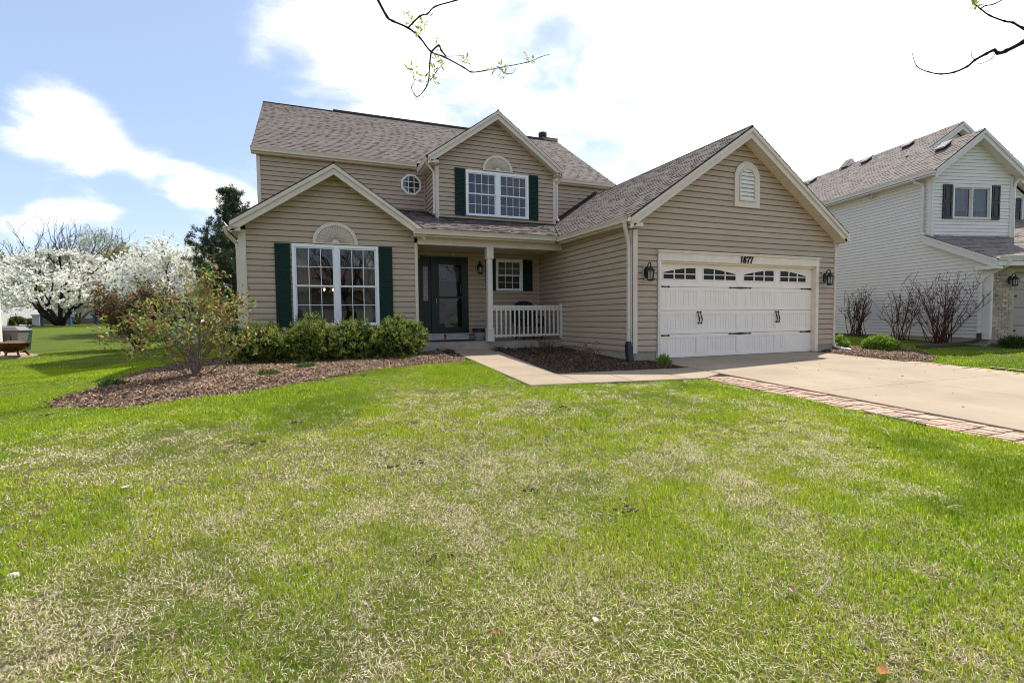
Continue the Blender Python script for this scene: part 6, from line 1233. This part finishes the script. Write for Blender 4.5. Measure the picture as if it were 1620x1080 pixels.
# ------------------------------------------------------------------ lawn: grass blades, thatch, litter
GRASSM = mat('grass_blade', (1, 1, 1), .85, .08, 8, 0, 40, .04, attr=True, trans=.5)
def lawn_grass():
    def field(n, x0, x1, y0, y1, keep=None):
        x = RNG.uniform(x0, x1, n); y = RNG.uniform(y0, y1, n); return x, y
    zones = [(-2.6, 6.3, .45, 3.0, 13500), (-5.0, -2.6, .45, 4.0, 5000), (-3.2, 6.6, 3.0, 4.0, 10500), (-4.4, 7.0, 4.0, 7.0, 6600), (-7.5, -4.4, 2.0, 7.0, 1800), (-6.5, 7.0, 7.0, 10.4, 4300), (-10, -1.2, 10.4, 16, 1500), (-14, -4, 16, 24, 350), (12.4, 20.5, 3.0, 12.5, 900), (-10.5, -4.2, 5.0, 10.4, 1600)]
    X = []; Y = []; Wd = []
    for x0, x1, y0, y1, den in zones:
        n = int((x1-x0)*(y1-y0)*den); x = RNG.uniform(x0, x1, n); y = RNG.uniform(y0, y1, n)
        v = np.stack([x, y, G(x, y)], 1); fw = v@_f; px = 810+F_PX*(v@RR)/np.maximum(fw, .05); k = (fw > .3) & (px > -900) & (px < 2100); x = x[k]; y = y[k]
        X.append(x); Y.append(y)
    x = np.concatenate(X); y = np.concatenate(Y); bad = np.zeros(len(x), bool)
    for p in (LEFT_BED, MID_BED, RIGHT_BED, WALK, DRIVE, HOUSE_FP): bad |= inpoly(x+RNG.normal(0, .025, len(x)), y+RNG.normal(0, .025, len(x)), p)
    # keep clear of the white house and the far pads
    q = np.stack([x, y], 1)-N0; bad |= ((q@NU) > -1.5) & ((q@NV) > -.9); bad |= (x < -8.3) & (y > 19)
    soil = fbm(x, y, 91, 1.9, 3); bald = (fbm(x, y, 91, 4.2, 3) > .73) & (y < 9)
    bad |= bald & (RNG.random(len(x)) < .5)
    bad |= (fbm(x, y, 97, 11.0, 2) < .37) & (y < 8.5) & (y > 3.6) & (RNG.random(len(x)) < .7)
    x = x[~bad]; y = y[~bad]; n = len(x); dist = np.hypot(x, y)
    dr = dryness(x, y); green = fbm(x, y, 55, 1.3, 3); lush = fbm(x, y, 61, .9, 3)
    fine = fbm(x, y, 23, 6.0, 3); straw = RNG.random(n) < np.clip(.03+.30*dr+(fine-.5)*1.25, .02, .72)*sst(14, 8, np.hypot(x, y))
    th = RNG.uniform(0, 2*math.pi, n); lean = np.where(straw, RNG.uniform(.8, 1.75, n), np.abs(RNG.normal(.35, .28, n)))
    h = np.where(straw, RNG.uniform(.012, .036, n), RNG.uniform(.015, .036, n)*(.7+.7*sst(.4, .7, lush)))
    w = np.where(straw, .0009, .0019)*np.clip(dist/2.4, 1, 6)**.85*RNG.uniform(.7, 1.3, n)
    d = np.stack([np.cos(th), np.sin(th), np.zeros(n)], 1); s = np.stack([-np.sin(th), np.cos(th), np.zeros(n)], 1); up = np.array([0, 0, 1.0])
    base = np.stack([x, y, G(x, y)+(fbm(x, y, 5, .8, 3)-.5)*.05*sst(16, 10, dist)-.004+np.where(straw, RNG.uniform(0, .02, n), 0)], 1)
    l1 = lean*.6; mid = base+(d*np.sin(l1)[:, None]+up*np.cos(l1)[:, None])*(h*.55)[:, None]; l2 = lean*1.5; tip = mid+(d*np.sin(l2)[:, None]+up*np.cos(l2)[:, None])*(h*.55)[:, None]
    W_ = w[:, None]
    far = y > 7.0
    gcol = np.array([.225, .37, .020])*(1-green[:, None])+np.array([.365, .475, .038])*green[:, None]; gcol = gcol*np.exp(RNG.normal(0, .22, (n, 1)))*np.array([1.0, 1.0, 1.0]); yel = (RNG.random(n) < .18+.25*dr)[:, None]; gcol = np.where(yel, gcol*np.array([1.5, 1.12, 1.1]), gcol)
    deep = sst(.56, .70, fbm(x, y, 62, .75, 3))[:, None]*.55; gcol = gcol*(1-deep)+np.array([.13, .23, .022])*deep
    stripe = (1+.10*np.sin((x*.35+y*.94)*2*math.pi/1.1))*(y > 12)+(y <= 12); gcol = gcol*stripe[:, None]
    scol = np.array([.82, .71, .50])*np.exp(RNG.normal(0, .22, (n, 1)))
    cols = np.clip(np.where(straw[:, None], scol, gcol), 0, 1); k = ~far
    Vn = np.stack([base-s*W_, base+s*W_, mid+s*W_*.8, mid-s*W_*.8, tip], 1)[k].reshape(-1, 3); nn = int(k.sum()); b = np.arange(nn)*5; fn = np.stack([b, b+1, b+2, b+3, b+3, b+2, b+4], 1).ravel()
    t2 = base+(tip-base)*1.0; Vf = np.stack([base-s*W_*1.2, base+s*W_*1.2, t2], 1)[far].reshape(-1, 3); nf = int(far.sum()); b2 = np.arange(nf)*3+nn*5; ff = np.stack([b2, b2+1, b2+2], 1).ravel()
    # thatch: dead strands matted between the blades
    m = 330000; tx = RNG.uniform(-3.2, 6.6, m); ty = RNG.uniform(.45, 6.0, m); v = np.stack([tx, ty, G(tx, ty)], 1); fw = v@_f; px = 810+F_PX*(v@RR)/np.maximum(fw, .05); kk = (fw > .5) & (px > -150) & (px < 1770) & (RNG.random(m) < sst(6.0, 1.9, np.hypot(tx, ty))+.06)
    for p in (LEFT_BED, WALK, DRIVE): kk &= ~inpoly(tx, ty, p)
    tx = tx[kk]; ty = ty[kk]; m = len(tx); ta = RNG.uniform(0, 6.283, m); tl = RNG.uniform(.008, .028, m); tw = RNG.uniform(.0009, .0020, m)*np.clip(np.hypot(tx, ty)/3, 1, 2)
    tz = G(tx, ty)+(fbm(tx, ty, 5, .8, 3)-.5)*.05+RNG.uniform(.001, .012, m); td = np.stack([np.cos(ta), np.sin(ta), RNG.normal(0, .28, m)], 1)*tl[:, None]; tsd = np.stack([-np.sin(ta), np.cos(ta), np.zeros(m)], 1)*tw[:, None]; tc_ = np.stack([tx, ty, tz], 1)
    Vt = np.stack([tc_-td-tsd, tc_-td+tsd, tc_+td], 1).reshape(-1, 3); b3 = np.arange(m)*3+nn*5+nf*3; ft = np.stack([b3, b3+1, b3+2], 1).ravel()
    tcol = np.where((RNG.random(m) < .20)[:, None], np.array([.10, .07, .045]), np.array([.80, .68, .50]))*np.exp(RNG.normal(0, .28, (m, 1))); gr = (RNG.random(m) < .25*(1-dryness(tx, ty)))[:, None]; tcol = np.where(gr, np.array([.30, .38, .04]), tcol)
    Vf = np.concatenate([Vf, Vt]); ff = np.concatenate([ff, ft]); fcol = np.concatenate([np.repeat(cols[far], 3, 0), np.repeat(np.clip(tcol, 0, 1), 3, 0)]); nf += m
    np_mesh('lawn_grass', np.concatenate([Vn, Vf]), np.concatenate([fn, ff]), np.concatenate([np.tile([4, 3], nn), np.full(nf, 3)]), GRASSM, np.concatenate([np.repeat(cols[k], 5, 0), fcol]), kind='stuff')
    print('blades', n, nn*3+nf)
lawn_grass()
# clods, dead leaves, twigs on the lawn
n = 300; r = np.sqrt(RNG.random(n))*9; a = RNG.uniform(-.6, 1.25, n); x = 1.0+r*np.sin(a)*.9; y = 1.2+r*np.cos(a)*.95
s = fbm(x, y, 91, 4.2, 3); k = (s > .62) & ~inpoly(x, y, LEFT_BED) & ~inpoly(x, y, WALK) & ~inpoly(x, y, DRIVE) & ~inpoly(x, y, MID_BED) & (y < 9.3); x = x[k]; y = y[k]
mb = MB()
for xx, yy in zip(x, y):
    for _ in range(7):
        c = np.array([xx+random.gauss(0, .035), yy+random.gauss(0, .035), 0]); c[2] = g1(c[0], c[1])+.008; q = random.uniform(.003, .011)
        mb.obox(c, (q, random.gauss(0, .006), 0), (random.gauss(0, .006), q*.8, 0), (0, 0, q*.7))
mb.build('soil_clod', mat('soil', (.07, .046, .032), .95, .4, 40), kind='stuff')
n = 40; x = RNG.uniform(6.9, 11.9, n); y = RNG.uniform(2.5, 8.8, n); c = np.stack([x, y, slab_z(y)+.006], 1); a = RNG.uniform(0, 6.28, n); d = np.stack([np.cos(a), np.sin(a), RNG.uniform(.0, .25, n)], 1)
leaves('leaf_litter', c, norm(d), RNG.uniform(.008, .022, n), RNG.uniform(.005, .010, n), colmix(n, [(2, (.12, .08, .05)), (1, (.2, .15, .1))], .2), LEAFM, None, kind='stuff')
def scrap(name, px, py, lab, cat, L_, W_, col, curl=.3, rot=0):
    L_ *= .8; W_ *= .8
    p = ray(px, py); tt = np.linspace(.5, 30, 20000); Q = p[None]*tt[:, None]; i = np.argmax(Q[:, 2] < G(Q[:, 0], Q[:, 1])+.03); c = Q[i]; mb = MB(); n = 5; ax = np.array([math.cos(rot), math.sin(rot), .12]); ay = np.array([-math.sin(rot), math.cos(rot), .1])
    for k in range(n):
        f0, f1 = k/n-.5, (k+1)/n-.5; w0, w1 = W_*(1-(2*f0)**2)+.002, W_*(1-(2*f1)**2)+.002; z0, z1 = curl*L_*(2*f0)**2, curl*L_*(2*f1)**2
        for sg in (-1, 1): mb.quad(c+ax*L_*f0+np.array([0, 0, z0]), c+ax*L_*f1+np.array([0, 0, z1]), c+ax*L_*f1+sg*ay*w1+np.array([0, 0, z1+w1*.4]), c+ax*L_*f0+sg*ay*w0+np.array([0, 0, z0+w0*.4]))
    tag(mb.build(name, mat('scrap_'+name+str(px), col, .7, .2, 30)), lab, cat)
scrap('fallen_leaf', 1258, 935, 'curled dark brown leaf on the lawn at the lower right', 'leaf', .07, .022, (.13, .05, .025), .3, 2.0)
scrap('fallen_leaf', 1396, 1061, 'orange brown leaf lying flat near the bottom edge of the lawn', 'leaf', .075, .016, (.32, .12, .03), .15, .3)
scrap('fallen_leaf', 784, 1000, 'small rusty leaf near the middle of the bottom lawn', 'leaf', .04, .014, (.22, .08, .03), .3, 1.0)
scrap('fallen_leaf', 362, 706, 'pale tan curled leaf on the left lawn below the mulch mound', 'leaf', .12, .025, (.34, .22, .12), .2, .4)
scrap('dandelion', 135, 674, 'tiny yellow dandelion in the grass left of the mulch mound tip', 'flower', .045, .022, (.8, .6, .02), .2, .3)
scrap('paper_scrap', 942, 980, 'small white paper scrap on the bare patch of lawn', 'scrap', .03, .014, (.6, .6, .58), .1, .8)
scrap('pale_scrap', 200, 770, 'pale bluish scrap lying on the left lawn', 'scrap', .08, .018, (.42, .46, .44), .15, .5)
def stick(pts, r, lab):
    mb = MB(); P = []
    for px, py, dz in pts:
        p = ray(px, py); tt = np.linspace(.5, 30, 20000); Q = p[None]*tt[:, None]; i = np.argmax(Q[:, 2] < G(Q[:, 0], Q[:, 1])+dz); P.append(Q[i])
    mb.tube(P, r, 5); tag(mb.build('fallen_twig', mat('pale_twig', (.36, .28, .20), .8, .2, 20)), lab, 'twig')
stick([(1382, 672, .05), (1396, 677, .06), (1403, 681, .06), (1406, 688, .04)], .006, 'pale bent twig on the grass below the brick border')
stick([(1313, 912, .06), (1309, 920, .05), (1300, 930, .04), (1296, 935, .03)], .004, 'short forked pale twig in the right lower lawn')
stick([(1498, 803, .06), (1506, 800, .07), (1516, 799, .06)], .004, 'thin curved pale twig on the far right lawn')
mb = MB(); p = ray(20, 908); tt = np.linspace(.5, 30, 20000); Q = p[None]*tt[:, None]; i = np.argmax(Q[:, 2] < G(Q[:, 0], Q[:, 1])+.02); c = Q[i]; mb.lathe(c-np.array([0, 0, .02]), [(.022, 0), (.028, .010), (.022, .022), (.008, .027)], 9); tag(mb.build('pale_stone', mat('stone_pale', (.45, .42, .36), .8, .2, 20)), 'pale rounded stone in the grass at the left edge', 'stone')
